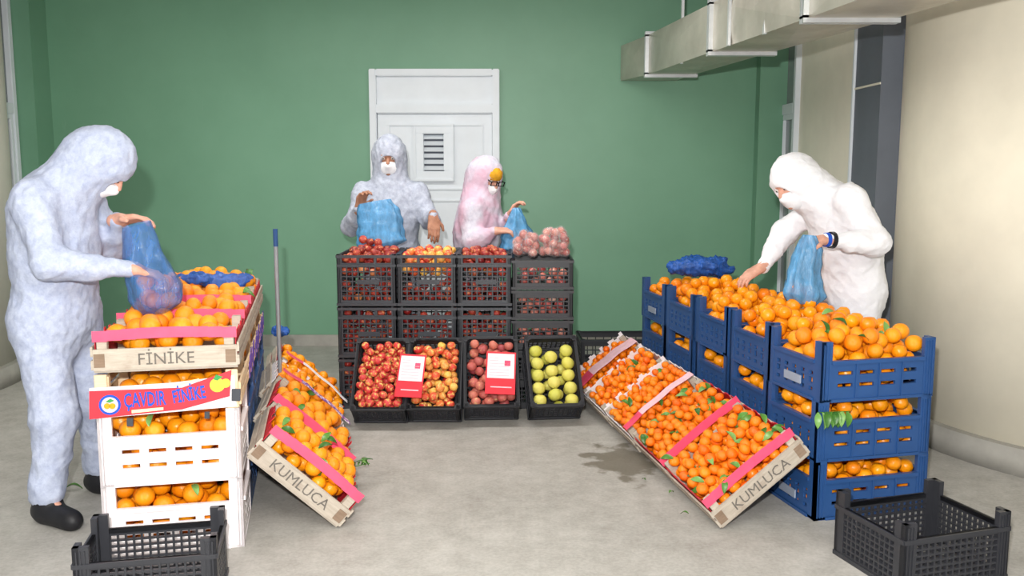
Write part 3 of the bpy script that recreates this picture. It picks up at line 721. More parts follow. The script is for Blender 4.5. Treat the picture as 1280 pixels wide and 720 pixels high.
# ------------------------------------------------------------------ middle: black crates
SX = [-1.045, -.685, -.325, .0]; SWd = [.352, .352, .32, .365]; sy = 5.45
cw = ['leftmost', 'second', 'third', 'rightmost']
for k in range(4):
    if k < 3:
        for tier in range(3):
            mw = Matrix.Translation((SX[k], sy, tier*.315+.001))
            crate('lattice_crate', 'lattice', SWd[k], .48, .31, 'charcoal' if k < 3 else 'black', mw, f'tall dark grey lattice crate, {tn[tier]} of the {cw[k]} stack in the middle group', 'dark lattice crates in the middle stacks')
            if tier == 2:
                C, R_ = pack(.016, SWd[k]-.016, .016, .464, .17, heap(SWd[k], .48, .312, .04), .026, cand=20)
                fill('yellowred' if k == 1 else 'darkapple', mw, C, R_, f'{"yellow and red" if k == 1 else "dark red"} apple heaped on the {cw[k]} middle stack', f'apples heaped on the {cw[k]} middle stack', 1.2, 0, name='apple', cat='apple', openz=lambda p: p[2] > .27)
            C, R_ = pack(.016, SWd[k]-.016, .016, .105, .016, flat(.165 if tier == 2 else .30), .026, cand=20)
            fill('darkapple', mw, C, R_, f'dark red apple behind the lattice of the {tn[tier]} crate, {cw[k]} middle stack', f'apples behind lattice, {tn[tier]} crate, {cw[k]} middle stack', .8 if tier == 2 else .6, 0, name='apple', cat='apple', openz=lambda p: p[1] < .07)
    else:
        for tier in range(5):
            mw = Matrix.Translation((SX[k], sy, tier*.182+.001))
            crate('bin_crate', 'bin', SWd[k], .48, .18, 'black', mw, f'low black crate of bagged fruit, number {["one", "two", "three", "four", "five"][tier]} from the floor in the rightmost middle stack', 'low black crates in the rightmost middle stack')
            if tier > 1:
                C, R_ = pack(.03, SWd[k]-.03, .016, .11, .016, flat(.165), .027, cand=20)
                fill('onion', mw, C, R_, f'pale red fruit inside the {["", "", "third", "fourth", "top"][tier]} crate of the rightmost middle stack', f'bagged fruit in the {["", "", "third", "fourth", "top"][tier]} low black crate', .6, 0, name='bagged_fruit', cat='fruit', openz=lambda p: p[1] < .07)
# tilted black crates in front
TX = [(-.90, 5.13, .30), (-.592, 5.15, .30), (-.275, 5.19, .31), (.095, 5.19, .30)]; al = 50*D2R
tk = [('apple', .024, 'red apple'), ('yellowred', .025, 'yellow and red apple'), ('dusky', .029, 'dusky pink fruit'), ('quince', .0395, 'yellow-green fruit')]
for k, (x, y, W) in enumerate(TX):
    mw = Matrix.Translation((x, y, .003)) @ Matrix.Rotation((0, 0, 3, 7)[k]*D2R, 4, 'Z') @ Matrix.Rotation(al, 4, 'X')
    crate('tilted_crate', 'bin', W, .45, .18, 'black', mw, f'{cw[k]} tilted black crate in front of the middle stacks, holding {tk[k][2]}s' if k < 2 else f'{cw[k]} tilted black crate in front of the middle stacks, holding {tk[k][2]}', 'tilted black crates before the middle stacks')
    kind, r, nm = tk[k]
    if k < 3:
        C, R_ = pack(.014, W-.014, .014, .436, .06, heap(W, .45, .178, .045), r, cand=120)
    else:
        L_ = []
        for j in range(5):
            for i in range(3):
                if (i, j) in ((1, 4),): continue
                L_.append((.058+i*.092+rng.uniform(-.005, .005), .055+j*.080+(.034 if i == 1 else 0)+rng.uniform(-.004, .004), .135+rng.uniform(-.008, .01)))
        C = np.array([p for p in L_ if p[1] < .41]); R_ = np.full(len(C), r)
        C2, R2 = pack(.014, W-.014, .014, .436, .014, flat(.09), .033, cand=12)
        fill('quince', mw, C2, R2, 'hidden', 'hidden', -1, 0, name='x', cat='fruit', openz=lambda p: False)
    fill(kind, mw, C, R_, f'{nm} in the {cw[k]} tilted black crate', f'{nm}s in the {cw[k]} tilted crate', 3.0, 0, name={'apple': 'apple', 'yellowred': 'apple', 'dusky': 'pink_fruit', 'quince': 'yellow_fruit'}[kind], cat='apple' if k < 2 else 'fruit', openz=lambda p: p[2] > .10)
    if k in (0, 2):   # price sheets
        x0 = .245 if k == 0 else .115; e = empty('price_sheet', mw @ Matrix.Translation((x0, .06, .215)) @ Matrix.Rotation(-.06, 4, 'Z'), ('red and white sheet leaning between the first and second tilted crates', '', 'red and white sheet lying on the third tilted crate')[k], 'sheet', 'red and white sheets on the tilted crates')
        MB().box(0, .15 if k == 0 else .17, 0, .27, 0, .003).obj('card', M['redcard'], e)
        w_ = .15 if k == 0 else .17
        MB().box(.008, w_-.008, .10, .258, .003, .0042).obj('white_field', M['paper'], e)
        MB().box(w_*.62, w_*.82, .18, .215, .0042, .005).obj('pink_print', M['pink'], e)
        m = MB()
        for j in range(7): m.box(.02, .02+w_*(.3 if j > 4 else .66), .115+j*.019, .119+j*.019, .0042, .005)
        m.obj('print_lines', M['pinkpaper'], e)
        MB().box(.03, w_-.02, .04, .047, .003, .0042).obj('print_lines', M['pinkpaper'], e)
flush()
# low black crate by the back wall
crate('low_crate', 'bin', .60, .36, .22, 'black', Matrix.Translation((.50, 6.55, .001)) @ Matrix.Rotation(.03, 4, 'Z'), 'dark empty crate on the floor near the back wall behind the tilted mandarins', None)
# foreground empty crates
crate('black_lug_crate', 'low', .44, .30, .25, 'black', frame((-1.40, 2.79, .001), (.41, .085, 0), (-.06, .28, 0)), 'empty black lattice crate in the near left corner before the white crates', 'empty black crates in the foreground')
e = crate('black_lug_crate', 'low', .45, .37, .25, 'black', frame((1.33, 2.98, .001), (.42, .13, 0), (-.02, .36, 0)), 'empty black lattice crate in the near right corner before the blue crates', 'empty black crates in the foreground')

# ------------------------------------------------------------------ implicit surfaces (people, bags)
class SDF:
    def __init__(s, lo, hi, res):
        s.lo = np.array(lo, float); s.res = res; s.n = np.ceil((np.array(hi)-s.lo)/res).astype(int)+1
        s.D = np.full(tuple(s.n), 1.0, np.float32)
    def _win(s, lo, hi):
        a = np.maximum(((np.array(lo)-s.lo)/s.res).astype(int)-1, 0); b = np.minimum(((np.array(hi)-s.lo)/s.res).astype(int)+2, s.n)
        if (b <= a).any(): return None
        ax = [((np.arange(a[i], b[i])*s.res)+s.lo[i]).astype(np.float32) for i in range(3)]
        return tuple(slice(a[i], b[i]) for i in range(3)), ax[0][:, None, None], ax[1][None, :, None], ax[2][None, None, :]
    def _put(s, sl, d, k, sub=False):
        A = s.D[sl]
        if sub: A, d = A, -d; s.D[sl] = np.maximum(A, d); return
        if k > 0:
            h = np.clip(.5+.5*(A-d)/k, 0, 1); s.D[sl] = A*(1-h)+d*h-k*h*(1-h)
        else: s.D[sl] = np.minimum(A, d)
    def cone(s, a, b, ra, rb, k=.03, sub=False):
        a = np.array(a, float); b = np.array(b, float); m = max(ra, rb)+k+4*s.res
        w_ = s._win(np.minimum(a, b)-m, np.maximum(a, b)+m)
        if w_ is None: return s
        sl, X, Y, Z = w_; ab = b-a; L2 = max((ab**2).sum(), 1e-9)
        h = np.clip(((X-a[0])*ab[0]+(Y-a[1])*ab[1]+(Z-a[2])*ab[2])/L2, 0, 1)
        d = np.sqrt((X-a[0]-h*ab[0])**2+(Y-a[1]-h*ab[1])**2+(Z-a[2]-h*ab[2])**2)-(ra+(rb-ra)*h)
        s._put(sl, d.astype(np.float32), k, sub); return s
    def ell(s, c, r, R=None, k=.03, sub=False):
        c = np.array(c, float); r = np.array(r, float); m = r.max()+k+4*s.res; w_ = s._win(c-m, c+m)
        if w_ is None: return s
        sl, X, Y, Z = w_; X = X-c[0]; Y = Y-c[1]; Z = Z-c[2]
        R = np.eye(3) if R is None else np.array(R)     # columns are the ellipsoid's axes
        u = [(X*R[0, i]+Y*R[1, i]+Z*R[2, i])/r[i] for i in range(3)]
        q = np.sqrt(u[0]**2+u[1]**2+u[2]**2); q2 = np.sqrt((u[0]/r[0])**2+(u[1]/r[1])**2+(u[2]/r[2])**2)+1e-6
        s._put(sl, (q*(q-1)/q2).astype(np.float32), k, sub); return s
    def mesh(s, name, mat, origin, disp=None, level=0.0):
        D = s.D-level; n = D.shape; neg = D < 0
        c = sum(neg[i:n[0]-1+i, j:n[1]-1+j, k:n[2]-1+k].astype(np.int8) for i in (0, 1) for j in (0, 1) for k in (0, 1))
        act = (c > 0) & (c < 8); I = np.argwhere(act); idx = np.full(act.shape, -1, np.int64); idx[act] = np.arange(len(I))
        acc = np.zeros((len(I), 3)); cnt = np.zeros(len(I)); cor = [(i, j, k) for i in (0, 1) for j in (0, 1) for k in (0, 1)]
        val = {q: D[I[:, 0]+q[0], I[:, 1]+q[1], I[:, 2]+q[2]] for q in cor}
        for q in cor:
            for ax in range(3):
                if q[ax]: continue
                q2 = list(q); q2[ax] = 1; q2 = tuple(q2); a, b = val[q], val[q2]; m = (a < 0) != (b < 0)
                tt = np.where(m, a/(a-b+1e-12), 0); p = np.array(q, float)[None]+np.eye(3)[ax][None]*tt[:, None]
                acc[m] += p[m]; cnt[m] += 1
        P = (I+acc/np.maximum(cnt, 1)[:, None])*s.res+s.lo
        F = []
        for ax in range(3):
            u, v = (ax+1) % 3, (ax+2) % 3; sl0 = [slice(None)]*3; sl1 = [slice(None)]*3; sl0[ax] = slice(0, -1); sl1[ax] = slice(1, None)
            a = neg[tuple(sl0)]; b = neg[tuple(sl1)]; E = np.argwhere(a != b)
            E = E[(E[:, u] > 0) & (E[:, v] > 0) & (E[:, u] < n[u]-1) & (E[:, v] < n[v]-1)]
            fl = a[E[:, 0], E[:, 1], E[:, 2]]
            def g(du, dv):
                q = E.copy(); q[:, u] += du; q[:, v] += dv; return idx[q[:, 0], q[:, 1], q[:, 2]]
            Q = np.stack([g(-1, -1), g(0, -1), g(0, 0), g(-1, 0)], 1); Q[~fl] = Q[~fl][:, ::-1]; F.append(Q)
        F = np.vstack(F); F = F[(F >= 0).all(1)]
        if disp is not None:
            T = P[F]; nn = np.cross(T[:, 2]-T[:, 0], T[:, 3]-T[:, 1]); N = np.zeros_like(P)
            for i in range(4): np.add.at(N, F[:, i], nn)
            N /= np.linalg.norm(N, axis=1)[:, None]+1e-9; P = P+N*disp(P)[:, None]
        return mesh_np(name, P-np.array(origin)[None], F.tolist(), mat, True)
def wrinkle(seed, amp=.008):
    r = np.random.default_rng(seed); W_ = [(r.normal(size=3), r.uniform(0, 6.28)) for _ in range(9)]
    def f(P):
        q = P+.05*np.sin(P[:, [1, 2, 0]]*11+seed)+.02*np.sin(P[:, [2, 0, 1]]*27+seed)
        a = np.zeros(len(P))
        for i, (d_, ph) in enumerate(W_):
            d_ = d_/np.linalg.norm(d_)*(14+6*i); s_ = np.sin(q@d_+ph); a += (1-2*np.abs(s_))/(1+.35*i)
        return amp*a/2.6
    return f
V3 = lambda *a: np.array(a, float)
def unit(v): v = np.array(v, float); return v/np.linalg.norm(v)
def hand(S, wr, d, n, side, curl=.5, sc=1.0, spread=.0):
    d = unit(d); n = np.array(n, float); n = unit(n-d*(n@d)); t = side*np.cross(d, n)
    S.cone(wr-d*.02, wr+d*.02, .026*sc, .024*sc, .02)
    off = [.030, .010, -.010, -.029]; ln = [.92, 1.0, .94, .76]
    for i in range(4):
        b = wr+d*(.088-.004*abs(i-1))*sc+t*off[i]*sc
        S.cone(wr+d*.012+t*off[i]*.55*sc, b, .0165*sc, .012*sc, .012)
        p = b; a = curl*.45
        dd = unit(d+t*spread*off[i]*30)
        for j, seg in enumerate((.040, .027, .021)):
            v = dd*math.cos(a)+n*math.sin(a); q = p+v*seg*ln[i]*sc
            S.cone(p, q, (.0098, .0089, .0082)[j]*sc, (.0089, .0082, .0072)[j]*sc, .003 if j else .006); p = q; a += curl*.75
    b = wr+d*.028*sc+t*.026*sc; v = unit(d*.62+t*.75+n*.28); q = b+v*.042*sc
    S.cone(wr+d*.015+t*.01, b, .019*sc, .015*sc, .012); S.cone(b, q, .0135*sc, .011*sc, .008)
    v = unit(d*.85+t*.3+n*.45*(curl+.3)); S.cone(q, q+v*.03*sc, .011*sc, .0088*sc, .004)
def person(label, base, J, suit, skin, seed, hands, f_dir, up, girth=1.0, hood=1.0, shoes=True, drape=.07, fo=(-.026, .055)):
    base = V3(*base); e = empty('person', tuple(base), label, 'person')
    A = {k: V3(*v) for k, v in J.items()}
    F_ = unit(f_dir); U = unit(np.array(up)-F_*(np.array(up)@F_)); Rr = np.cross(F_, U)     # right-hand side of the face
    H_ = A['head']; Rm = np.stack([Rr, F_, U], 1)
    pts = np.array(list(A.values())); lo = pts.min(0)-.27; hi = pts.max(0)+.27; lo[2] = base[2]-.02
    # --- the body: one continuous surface
    S = SDF(lo, hi, .0065)
    S.ell(H_+U*.025-F_*.008, (.074, .094, .088), Rm, .02); S.ell(H_+F_*.03-U*.055, (.052, .055, .058), Rm, .04)
    S.ell(H_+F_*.078-U*.095, (.022, .018, .016), Rm, .02)                          # chin
    S.cone(H_+F_*.083+U*.012, H_+F_*.104-U*.022, .009, .0135, .012)                # nose
    S.ell(H_+F_*.08+U*.03, (.05, .018, .010), Rm, .015)                            # brow
    for s_ in (-1, 1):
        S.ell(H_+F_*.094+Rr*s_*.031+U*.008, (.017, .014, .011), Rm, .0, sub=True)  # eye sockets
        S.ell(H_+Rr*s_*.076-F_*.005-U*.005, (.010, .018, .030), Rm, .006)          # ears
    S.ell(H_+F_*.088-U*.062, (.024, .010, .009), Rm, .008)                         # lips
    S.cone(H_-U*.06-F_*.02, A['neck'], .052, .056, .03)
    cw_ = A['sh_l']-A['sh_r']
    S.cone(A['sh_r'], A['sh_l'], .055, .055, .06)
    S.cone(A['neck'], A['chest'], .07, .12, .06); S.cone(A['chest'], A['pelvis'], .125*girth, .125*girth, .06)
    for q in 'lr':
        S.cone(A['sh_'+q], A['el_'+q], .048, .038, .03); S.cone(A['el_'+q], A['wr_'+q], .038, .025, .02)
        S.cone(A['hip_'+q], A['kn_'+q], .08, .052, .04); S.cone(A['kn_'+q], A['an_'+q], .052, .036, .03)
        S.cone(A['an_'+q], A['an_'+q]*.5+A['toe_'+q]*.5, .034, .022, .02)
    for q, (d_, n_, sd, cu, sc) in hands.items(): hand(S, A['wr_'+q], d_, n_, sd, cu, sc)
    link('body', S.mesh('body', skin, base), e)
    # --- coverall with hood
    S = SDF(lo, hi, .0095); g = girth
    sh = unit(cw_)
    fr = unit(np.cross(sh, unit(A['chest']-A['pelvis'])))
    S.cone(A['sh_r']-sh*.005, A['sh_l']+sh*.005, .082, .082, .08); S.cone(A['neck']-V3(0, 0, .03), A['chest'], .085, .16*g, .08)
    up_t = unit(A['chest']-A['pelvis']); Rt = np.stack([sh, np.cross(up_t, sh), up_t], 1)
    mid = (A['chest']+A['pelvis'])/2
    S.ell(A['chest'], (.205*g, .155*g, .21), Rt, .08); S.ell(mid, (.19*g, .165*g, .24), Rt, .08); S.ell(A['pelvis']-V3(0, 0, .03), (.195*g, .165*g, .17), Rt, .08)
    for q in 'lr':
        S.cone(A['sh_'+q], A['el_'+q], .075, .064, .05); S.cone(A['el_'+q], A['wr_'+q], .064, .036, .04)
        S.cone(A['el_'+q], (A['el_'+q]+A['wr_'+q])/2-V3(0, 0, .008), .063, .055, .03)
        S.cone(A['hip_'+q], A['kn_'+q], .118*g, .092, .05); S.cone(A['kn_'+q], A['an_'+q]+V3(0, 0, .03), .092, .066, .04)
        S.cone(A['an_'+q]+V3(0, 0, .075), A['an_'+q]+V3(0, 0, .045), .075, .072, .02)
    hd = hood
    S.ell(H_+U*.02-F_*.012, (.098*hd, .122*hd, .132*hd), Rm, .05); S.cone(H_-F_*.05-U*.03, A['neck']-V3(0, 0, .01), .10*hd, .10, .07)
    S.cone(H_-U*.085-F_*.005, A['neck'], .072, .085, .04)
    bk = unit(F_*V3(-1, -1, 0)); S.cone(H_-F_*.05+U*.01, A['neck']+bk*drape-V3(0, 0, .07), .10*hd, .10, .08)
    # face opening
    S.ell(H_+F_*.125+U*fo[0], (.058, .074, fo[1]), Rm, 0, sub=True)
    w1, w2 = wrinkle(seed, .0055), wrinkle(seed+50, .004)
    link('coverall', S.mesh('coverall', suit, base, lambda P: w1(P*V3(1, 1, .6))+w2(P*2.4)), e)
    # zip flap down the front
    # --- mask
    S = SDF(H_-.2, H_+.2, .005)
    S.ell(H_+F_*.034-U*.056, (.066, .070, .078), Rm, 0); S.cone(H_+F_*.084-U*.018, H_+F_*.104-U*.040, .013, .014, .03)
    gx, gy, gz = [(np.arange(S.n[i])*S.res+S.lo[i]-H_[i]) for i in range(3)]; gx = gx[:, None, None]; gy = gy[None, :, None]; gz = gz[None, None, :]
    pu = gx*U[0]+gy*U[1]+gz*U[2]; pf = gx*F_[0]+gy*F_[1]+gz*F_[2]; pr = np.abs(gx*Rr[0]+gy*Rr[1]+gz*Rr[2])
    S.D = np.maximum(np.maximum(S.D, np.maximum(pu+.012+pr*.22, -.14-pu)), .03-pf).astype(np.float32)
    m_ = link('face_mask', S.mesh('face_mask', M['mask'], base), e)
    for k in range(0):
        MB().box(-.042, .042, .0, .004, -.0015, .0015, Matrix(np.vstack([np.hstack([Rm, (H_+F_*.121-U*(.048+.016*k)-base)[:, None]]), [0, 0, 0, 1]]).tolist())).obj('pleat', M['mask'], m_)
    # --- eyes and brows
    for s_ in (-1, 1):
        c = H_+F_*.077+Rr*s_*.031+U*.008-base; V, Fq = ball(.0125, 12, 8, 1.0, 0)
        ey = link('eye', mesh_np('eye', (np.array(V)+c).tolist(), Fq, M['eyewhite'], True), e)
        V, Fq = ball(.0062, 10, 6, 1.0, 0); link('iris', mesh_np('iris', (np.array(V)+c+unit(F_-U*.3)*.0085).tolist(), Fq, M['iris'], True), ey)
        a = H_+F_*.093+U*.031-base; m = MB(); m.cyl(tuple(a+Rr*s_*.016+U*.002), tuple(a+Rr*s_*.044-F_*.012-U*.003), .003, 8); m.obj('eyebrow', M['brow'], e)
    if shoes:
        for q in 'lr':
            S = SDF(A['an_'+q]-.28, A['an_'+q]+.28, .008); an = A['an_'+q].copy(); to = A['toe_'+q]; dr = unit((to-an)*V3(1, 1, 0)); z0 = base[2]+.045
            hl = V3(an[0], an[1], z0)-dr*.045; tp = V3(an[0], an[1], z0-.008)+dr*.165
            S.cone(hl, tp, .043, .036, .02); S.cone(V3(an[0], an[1], z0+.01), an+V3(0, 0, .12), .058, .056, .03); S.cone(hl+dr*.10, tp-dr*.02+V3(0, 0, .004), .046, .042, .02)
            S.D = np.maximum(S.D, -( (np.arange(S.n[2])*S.res+S.lo[2]-base[2]-.002)[None, None, :]).astype(np.float32)); link('boot', S.mesh('boot', M['shoe'], base), e)
    return e, A, Rm, H_, F_, U, Rr, base

# left person
person('person in bluish white hooded coverall and black boots bending over the left-hand boxes', (-1.89, 3.75, 0),
 dict(head=(-1.652, 3.76, 1.462), neck=(-1.80, 3.765, 1.36), chest=(-1.875, 3.77, 1.17), pelvis=(-1.89, 3.78, .86),
      sh_r=(-1.86, 3.60, 1.325), sh_l=(-1.835, 3.94, 1.325), el_r=(-1.79, 3.54, 1.085), wr_r=(-1.505, 3.64, 1.05), el_l=(-1.72, 3.98, 1.12), wr_l=(-1.635, 3.82, 1.235),
      hip_r=(-1.925, 3.69, .84), hip_l=(-1.88, 3.87, .84), kn_r=(-1.865, 3.66, .45), kn_l=(-1.80, 3.90, .46), an_r=(-1.91, 3.64, .09), an_l=(-1.855, 4.0, .09),
      toe_r=(-1.76, 3.55, .04), toe_l=(-1.72, 3.93, .04)),
 M['suit_blue'], M['skin'], 3, {'r': ((1, .12, -.25), (0, 0, -1), 1, .8, 1.0), 'l': ((1, -.15, .12), (.1, -.25, -1), -1, .55, 1.05)},
 (.60, .15, -.78), (.8, 0, .6), .96, .98, drape=.13)
# middle-left person
person('person in thin greyish coverall facing the camera behind the middle stacks, lifting a blue bag', (-.835, 6.35, 0),
 dict(head=(-.835, 6.30, 1.525), neck=(-.835, 6.34, 1.36), chest=(-.835, 6.35, 1.14), pelvis=(-.835, 6.37, .86),
      sh_r=(-1.01, 6.34, 1.275), sh_l=(-.655, 6.34, 1.275), el_r=(-1.085, 6.22, 1.06), wr_r=(-1.0, 6.03, 1.185), el_l=(-.555, 6.25, 1.10), wr_l=(-.515, 6.02, 1.135),
      hip_r=(-.93, 6.37, .84), hip_l=(-.74, 6.37, .84), kn_r=(-.94, 6.36, .46), kn_l=(-.73, 6.36, .46), an_r=(-.94, 6.4, .09), an_l=(-.73, 6.4, .09),
      toe_r=(-.95, 6.25, .04), toe_l=(-.72, 6.25, .04)),
 M['suit_grey'], M['skin_tan'], 11, {'r': ((.28, -.2, .95), (.7, -.7, 0), 1, .95, 1.0), 'l': ((.08, -.45, -.9), (-.3, .8, -.3), 1, .5, 1.05)},
 (.05, -.97, -.22), (0, -.2, 1), .97, .98)
# middle-right person
R2 = person('shorter person in pinkish white coverall with mustard headscarf and black glasses', (-.215, 6.2, 0),
 dict(head=(-.165, 6.17, 1.385), neck=(-.20, 6.19, 1.25), chest=(-.225, 6.2, 1.06), pelvis=(-.235, 6.22, .80),
      sh_r=(-.255, 6.06, 1.175), sh_l=(-.165, 6.34, 1.175), el_r=(-.255, 5.99, .975), wr_r=(-.115, 5.93, 1.045), el_l=(-.045, 6.28, 1.0), wr_l=(-.015, 6.08, 1.135),
      hip_r=(-.26, 6.13, .78), hip_l=(-.21, 6.31, .78), kn_r=(-.24, 6.12, .43), kn_l=(-.19, 6.31, .43), an_r=(-.25, 6.12, .09), an_l=(-.20, 6.33, .09),
      toe_r=(-.13, 6.06, .04), toe_l=(-.08, 6.28, .04)),
 M['suit_pink'], M['skin'], 21, {'r': ((.97, -.1, .1), (.2, .3, -1), 1, .7, .95), 'l': ((.45, -.2, .85), (.7, -.3, -.5), -1, .9, .95)},
 (.62, -.68, -.40), (.35, -.3, .9), .93, .97, fo=(.004, .078))
e2, A2, Rm2, H2, F2, U2, Rr2, b2 = R2
S = SDF(H2-.2, H2+.2, .006); S.ell(H2+U2*.045+F2*.012, (.077, .092, .075), Rm2, 0); S.ell(H2-U2*.04+F2*.075, (.09, .09, .062), Rm2, 0, sub=True)
link('headscarf', S.mesh('headscarf', M['scarf'], b2), e2)
gm = Matrix(np.vstack([np.hstack([Rm2, (H2+F2*.112+U2*.006-b2)[:, None]]), [0, 0, 0, 1]]).tolist())
g = MB()
for s_ in (-1, 1):
    for (a, b, c, d_) in ((-.026, .026, .012, .016), (-.026, .026, -.016, -.012), (-.026, -.022, -.016, .016), (.022, .026, -.016, .016)): g.box(s_*.033+a, s_*.033+b, -.003, .003, c, d_, gm)
    g.box(s_*.06-.002, s_*.06+.002, -.10, .002, .008, .013, gm)
g.box(-.01, .01, -.003, .003, .004, .008, gm).obj('glasses', M['glasses'], e2)
# right person
R4 = person('person in plain white hooded coverall leaning over the blue crates, picking oranges', (1.80, 4.8, 0),
 dict(head=(1.435, 4.74, 1.375), neck=(1.585, 4.77, 1.31), chest=(1.735, 4.79, 1.13), pelvis=(1.80, 4.82, .84),
      sh_l=(1.69, 4.62, 1.285), sh_r=(1.66, 4.95, 1.27), el_l=(1.80, 4.54, 1.085), wr_l=(1.525, 4.45, 1.105), el_r=(1.49, 5.02, 1.10), wr_r=(1.335, 4.88, .925),
      hip_l=(1.81, 4.73, .82), hip_r=(1.81, 4.91, .82), kn_l=(1.79, 4.72, .45), kn_r=(1.79, 4.92, .45), an_l=(1.82, 4.72, .09), an_r=(1.82, 4.94, .09),
      toe_l=(1.70, 4.68, .04), toe_r=(1.70, 4.92, .04)),
 M['suit_white'], M['skin'], 31, {'l': ((-1, -.05, .02), (.1, .2, -1), 1, .9, 1.0), 'r': ((-.85, -.2, -.45), (-.3, .1, -.95), -1, .55, 1.0)},
 (-.78, -.42, -.50), (-.5, 0, .86), .97, .97)
e4, A4 = R4[0], R4[1]
for (t_, mt, w_) in ((.0, 'printblue', .018), (.028, 'glasses', .02)):
    p = A4['wr_l']-R4[7]; dr = unit(A4['el_l']-A4['wr_l']); a = p-dr*(.012-t_)
    MB().cyl(tuple(a), tuple(a+dr*w_), .034 if t_ == 0 else .040, 18, .036 if t_ == 0 else .042).obj('wrist_band' if t_ == 0 else 'watch', M[mt], e4)

# ------------------------------------------------------------------ bags
def bag(name, label, mat, top, bot, rings, seed, flat_=.7, twist=0, nu=40, group=None, axis=(1, 0, 0), fold=.10, cat='bag', openbot=False):
    """hanging film bag: rings = [(t, rx, ry)] along the line top->bot"""
    top = V3(*top); bot = V3(*bot); ax = unit(axis); d_ = unit(bot-top); ax = unit(ax-d_*(ax@d_)); ay = np.cross(d_, ax); n = 30
    r = np.random.default_rng(seed); ph = r.uniform(0, 6.28, 5); V = []; F = []
    ts = [q[0] for q in rings]; X_ = [q[1] for q in rings]; Y_ = [q[2] for q in rings]
    for j in range(n+1):
        t_ = j/n; rx = np.interp(t_, ts, X_); ry = np.interp(t_, ts, Y_)
        for i in range(nu):
            a = 2*math.pi*i/nu
            k = 1+fold*math.sin(7*a+ph[0]+2*t_)+fold*.6*math.sin(13*a+ph[1]-3*t_)+fold*.4*math.sin(9*t_*3+3*a+ph[2])
            c = top+(bot-top)*t_+ax*.006*math.sin(8*t_+ph[3])
            V.append(c+ax*rx*k*math.cos(a)+ay*ry*k*math.sin(a))
    for j in range(n):
        for i in range(nu): F.append((j*nu+i, j*nu+(i+1) % nu, (j+1)*nu+(i+1) % nu, (j+1)*nu+i))
    V.append(bot+d_*.004); F += [(n*nu+i, n*nu+(i+1) % nu, len(V)-1) for i in range(nu)]
    me = mesh_np(name, np.array(V)-bot, F, mat, True); o = link(name, me, None, Matrix.Translation(bot)); props(o, label, cat, group)
    return o
def loose(kind, name, pts, r, label, group, cat):
    for p in pts:
        q = Matrix.Translation(p) @ Matrix.Rotation(random.uniform(0, 6.28), 4, 'Z') @ Matrix.Rotation(random.uniform(-1, 1), 4, 'X') @ Matrix.Scale(r*random.uniform(.94, 1.03), 4)
        props(link(name, FR[kind], None, q), label, cat, group)
bag('plastic_bag', 'thin blue see-through bag half full of oranges held by the person on the left', M['bluebag_thin'], (-1.515, 3.70, 1.225), (-1.41, 3.66, .865),
    [(0, .055, .03), (.15, .068, .045), (.45, .085, .06), (.75, .105, .085), (.93, .085, .07), (1, .02, .02)], 5, axis=(1, 0, 0), fold=.06)
loose('orange', 'bagged_orange', [(-1.46, 3.66, .935), (-1.38, 3.66, .925), (-1.43, 3.64, .925), (-1.405, 3.69, .99), (-1.47, 3.66, 1.0)], .036, 'orange inside the thin blue bag of the left person', 'oranges inside the left bag', 'orange')
bag('plastic_bag', 'bright blue plastic bag held up before the chest of the person in greyish coverall', M['bluebag'], (-.885, 5.97, 1.235), (-.83, 5.92, .93),
    [(0, .10, .025), (.2, .135, .04), (.6, .145, .07), (.9, .15, .08), (1, .06, .05)], 8, fold=.07)
loose('darkapple', 'bagged_apple', [(-.945, 5.83, 1.0), (-.90, 5.83, .985), (-.85, 5.83, .98), (-.93, 5.83, .95)], .027, 'dark red apple bulging at the bottom of the bright blue bag', 'apples at the bottom of the bright blue bag', 'apple')
bag('plastic_bag', 'crumpled blue plastic bag held by the shorter person with mustard headscarf', M['bluebag'], (.02, 6.0, 1.19), (.045, 5.93, .90),
    [(0, .025, .02), (.25, .055, .04), (.6, .10, .06), (.9, .115, .07), (1, .04, .04)], 12, fold=.12)
bag('plastic_bag', 'light blue plastic bag hanging from the hand of the person in plain white', M['bluebag'], (1.43, 4.42, 1.13), (1.40, 4.40, .80),
    [(0, .03, .025), (.2, .06, .04), (.6, .075, .05), (.88, .10, .06), (1, .07, .045)], 15, fold=.10)
loose('orange', 'bagged_orange', [(1.37, 4.40, .875), (1.43, 4.39, .86)], .034, 'orange at the bottom of the light blue hanging bag', 'oranges at the bottom of the hanging bag', 'orange')
def crumple(name, label, c, r, mat, seed, cat='bag', flatz=0):
    S = SDF(np.array(c)-.34, np.array(c)+.34, .011); rr = np.random.default_rng(seed)
    S.ell(c, r, None, .02)
    for _ in range(9):
        p = np.array(c)+rr.uniform(-1, 1, 3)*np.array(r)*V3(.8, .7, .6); S.ell(p, np.array(r)*rr.uniform(.25, .5)+.01, None, .02)
    f = wrinkle(seed, .012); g_ = wrinkle(seed+9, .007)
    me = S.mesh(name, mat, c, lambda P: f(P*1.6)+g_(P*4)); props(link(name, me, None, Matrix.Translation(c)), label, cat)
crumple('plastic_bag', 'crumpled deep blue plastic bag lying on the far oranges of the blue crate row', (1.16, 5.74, .835), (.20, .10, .07), M['bluebag_dark'], 4)
crumple('plastic_bag', 'crumpled deep blue plastic bag on the rear boxes of the left-hand row', (-1.53, 4.72, .875), (.17, .09, .045), M['bluebag_dark'], 6)
crumple('plastic_rag', 'small blue plastic rag hanging above the farthest tilted box on the left', (-1.42, 5.55, .45), (.05, .03, .03), M['bluebag_dark'], 9, 'rag')
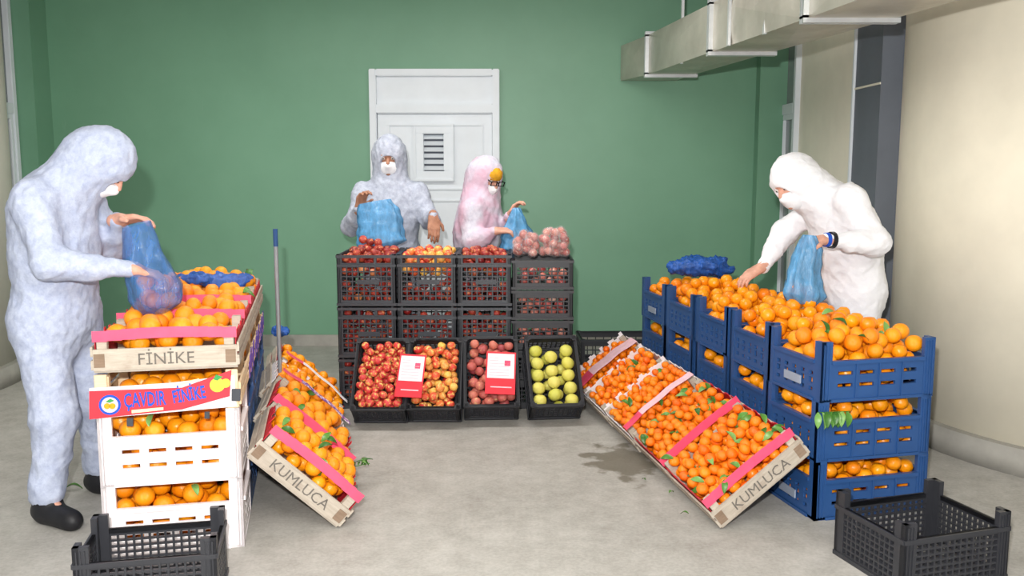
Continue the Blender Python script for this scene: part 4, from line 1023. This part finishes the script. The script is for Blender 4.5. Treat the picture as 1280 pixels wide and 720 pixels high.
# bags of pale red fruit on the rightmost middle stack
for i, (c, rx, rz) in enumerate((((.085, 5.62, 1.0), .085, .075), ((.26, 5.62, 1.0), .10, .09))):
    pts = []
    C, R_ = pack(-rx, rx, -.09, .09, 0, (lambda x, y, rx=rx, rz=rz: .02+2*rz*np.sqrt(np.maximum(0, 1-(x/rx)**2*.7-(y/.1)**2*.5))), .027, cand=30)
    pts = [(c[0]+p[0], c[1]+p[1], .915+p[2]) for p in C]
    where = ['left', 'right'][i]
    loose('onion', 'bagged_fruit', pts, .0265, f'pale red fruit in the {where} clear bag on the rightmost middle stack', f'fruit in the {where} clear bag on the stack', 'fruit')
    S = SDF(np.array(c)-.2, np.array(c)+.2, .01)
    for p in pts: S.ell(p, (.034,)*3, None, .03)
    props(link('clear_bag', S.mesh('clear_bag', M['clearbag'], c, wrinkle(70+i, .004)), None, Matrix.Translation(c)), f'{where} clear plastic bag of pale red fruit on top of the rightmost middle stack', 'bag')

# ------------------------------------------------------------------ leaves and scraps on the floor
for (x, y, a, s, lab) in ((-2.02, 4.02, .3, 1.1, 'green leaf on the floor beside the left person\'s boots'),
    (.70, 3.95, .8, .6, 'small leaf scrap on the floor beside the nearest mandarin box'), (.62, 4.12, 2.0, .5, 'small leaf scrap on the floor beside the second mandarin box'), (.74, 3.7, 2.6, .6, 'leaf scrap on the floor before the low corner of the nearest mandarin box')):
    o = link('leaf', LEAF, None, Matrix.Translation((x, y, .013)) @ Matrix.Rotation(a, 4, 'Z') @ Matrix.Scale(s, 4)); props(o, lab, 'leaf')
hs = empty('leafy_sprig', (1.30, 3.64, .435), 'bunch of green leaves hanging from the gap of the nearest middle blue crate', 'sprig')
MB().cyl((-.06, 0, .03), (.08, .02, .03), .002, 6).obj('stem', M['leaf'], hs)
for k in range(8): link('leaf', LEAF, hs, Matrix.Translation((-.06+k*.018, -.006+k*.004, .03)) @ Matrix.Rotation(-1.57+random.uniform(-.5, .5), 4, 'Z') @ Matrix.Rotation(.9+random.uniform(-.3, .4), 4, 'Y') @ Matrix.Scale(1.1, 4))
sp = empty('leafy_sprig', (-.70, 4.13, .07), 'green leafy sprig sticking out beside the second tilted orange box', 'sprig')
MB().cyl((-.06, 0, .0), (.04, 0, .02), .002, 6).obj('stem', M['leaf'], sp)
for k in range(5): link('leaf', LEAF, sp, Matrix.Translation((-.03+k*.016, 0, .01)) @ Matrix.Rotation(k*1.3-2, 4, 'Z') @ Matrix.Rotation(-.5, 4, 'Y'))
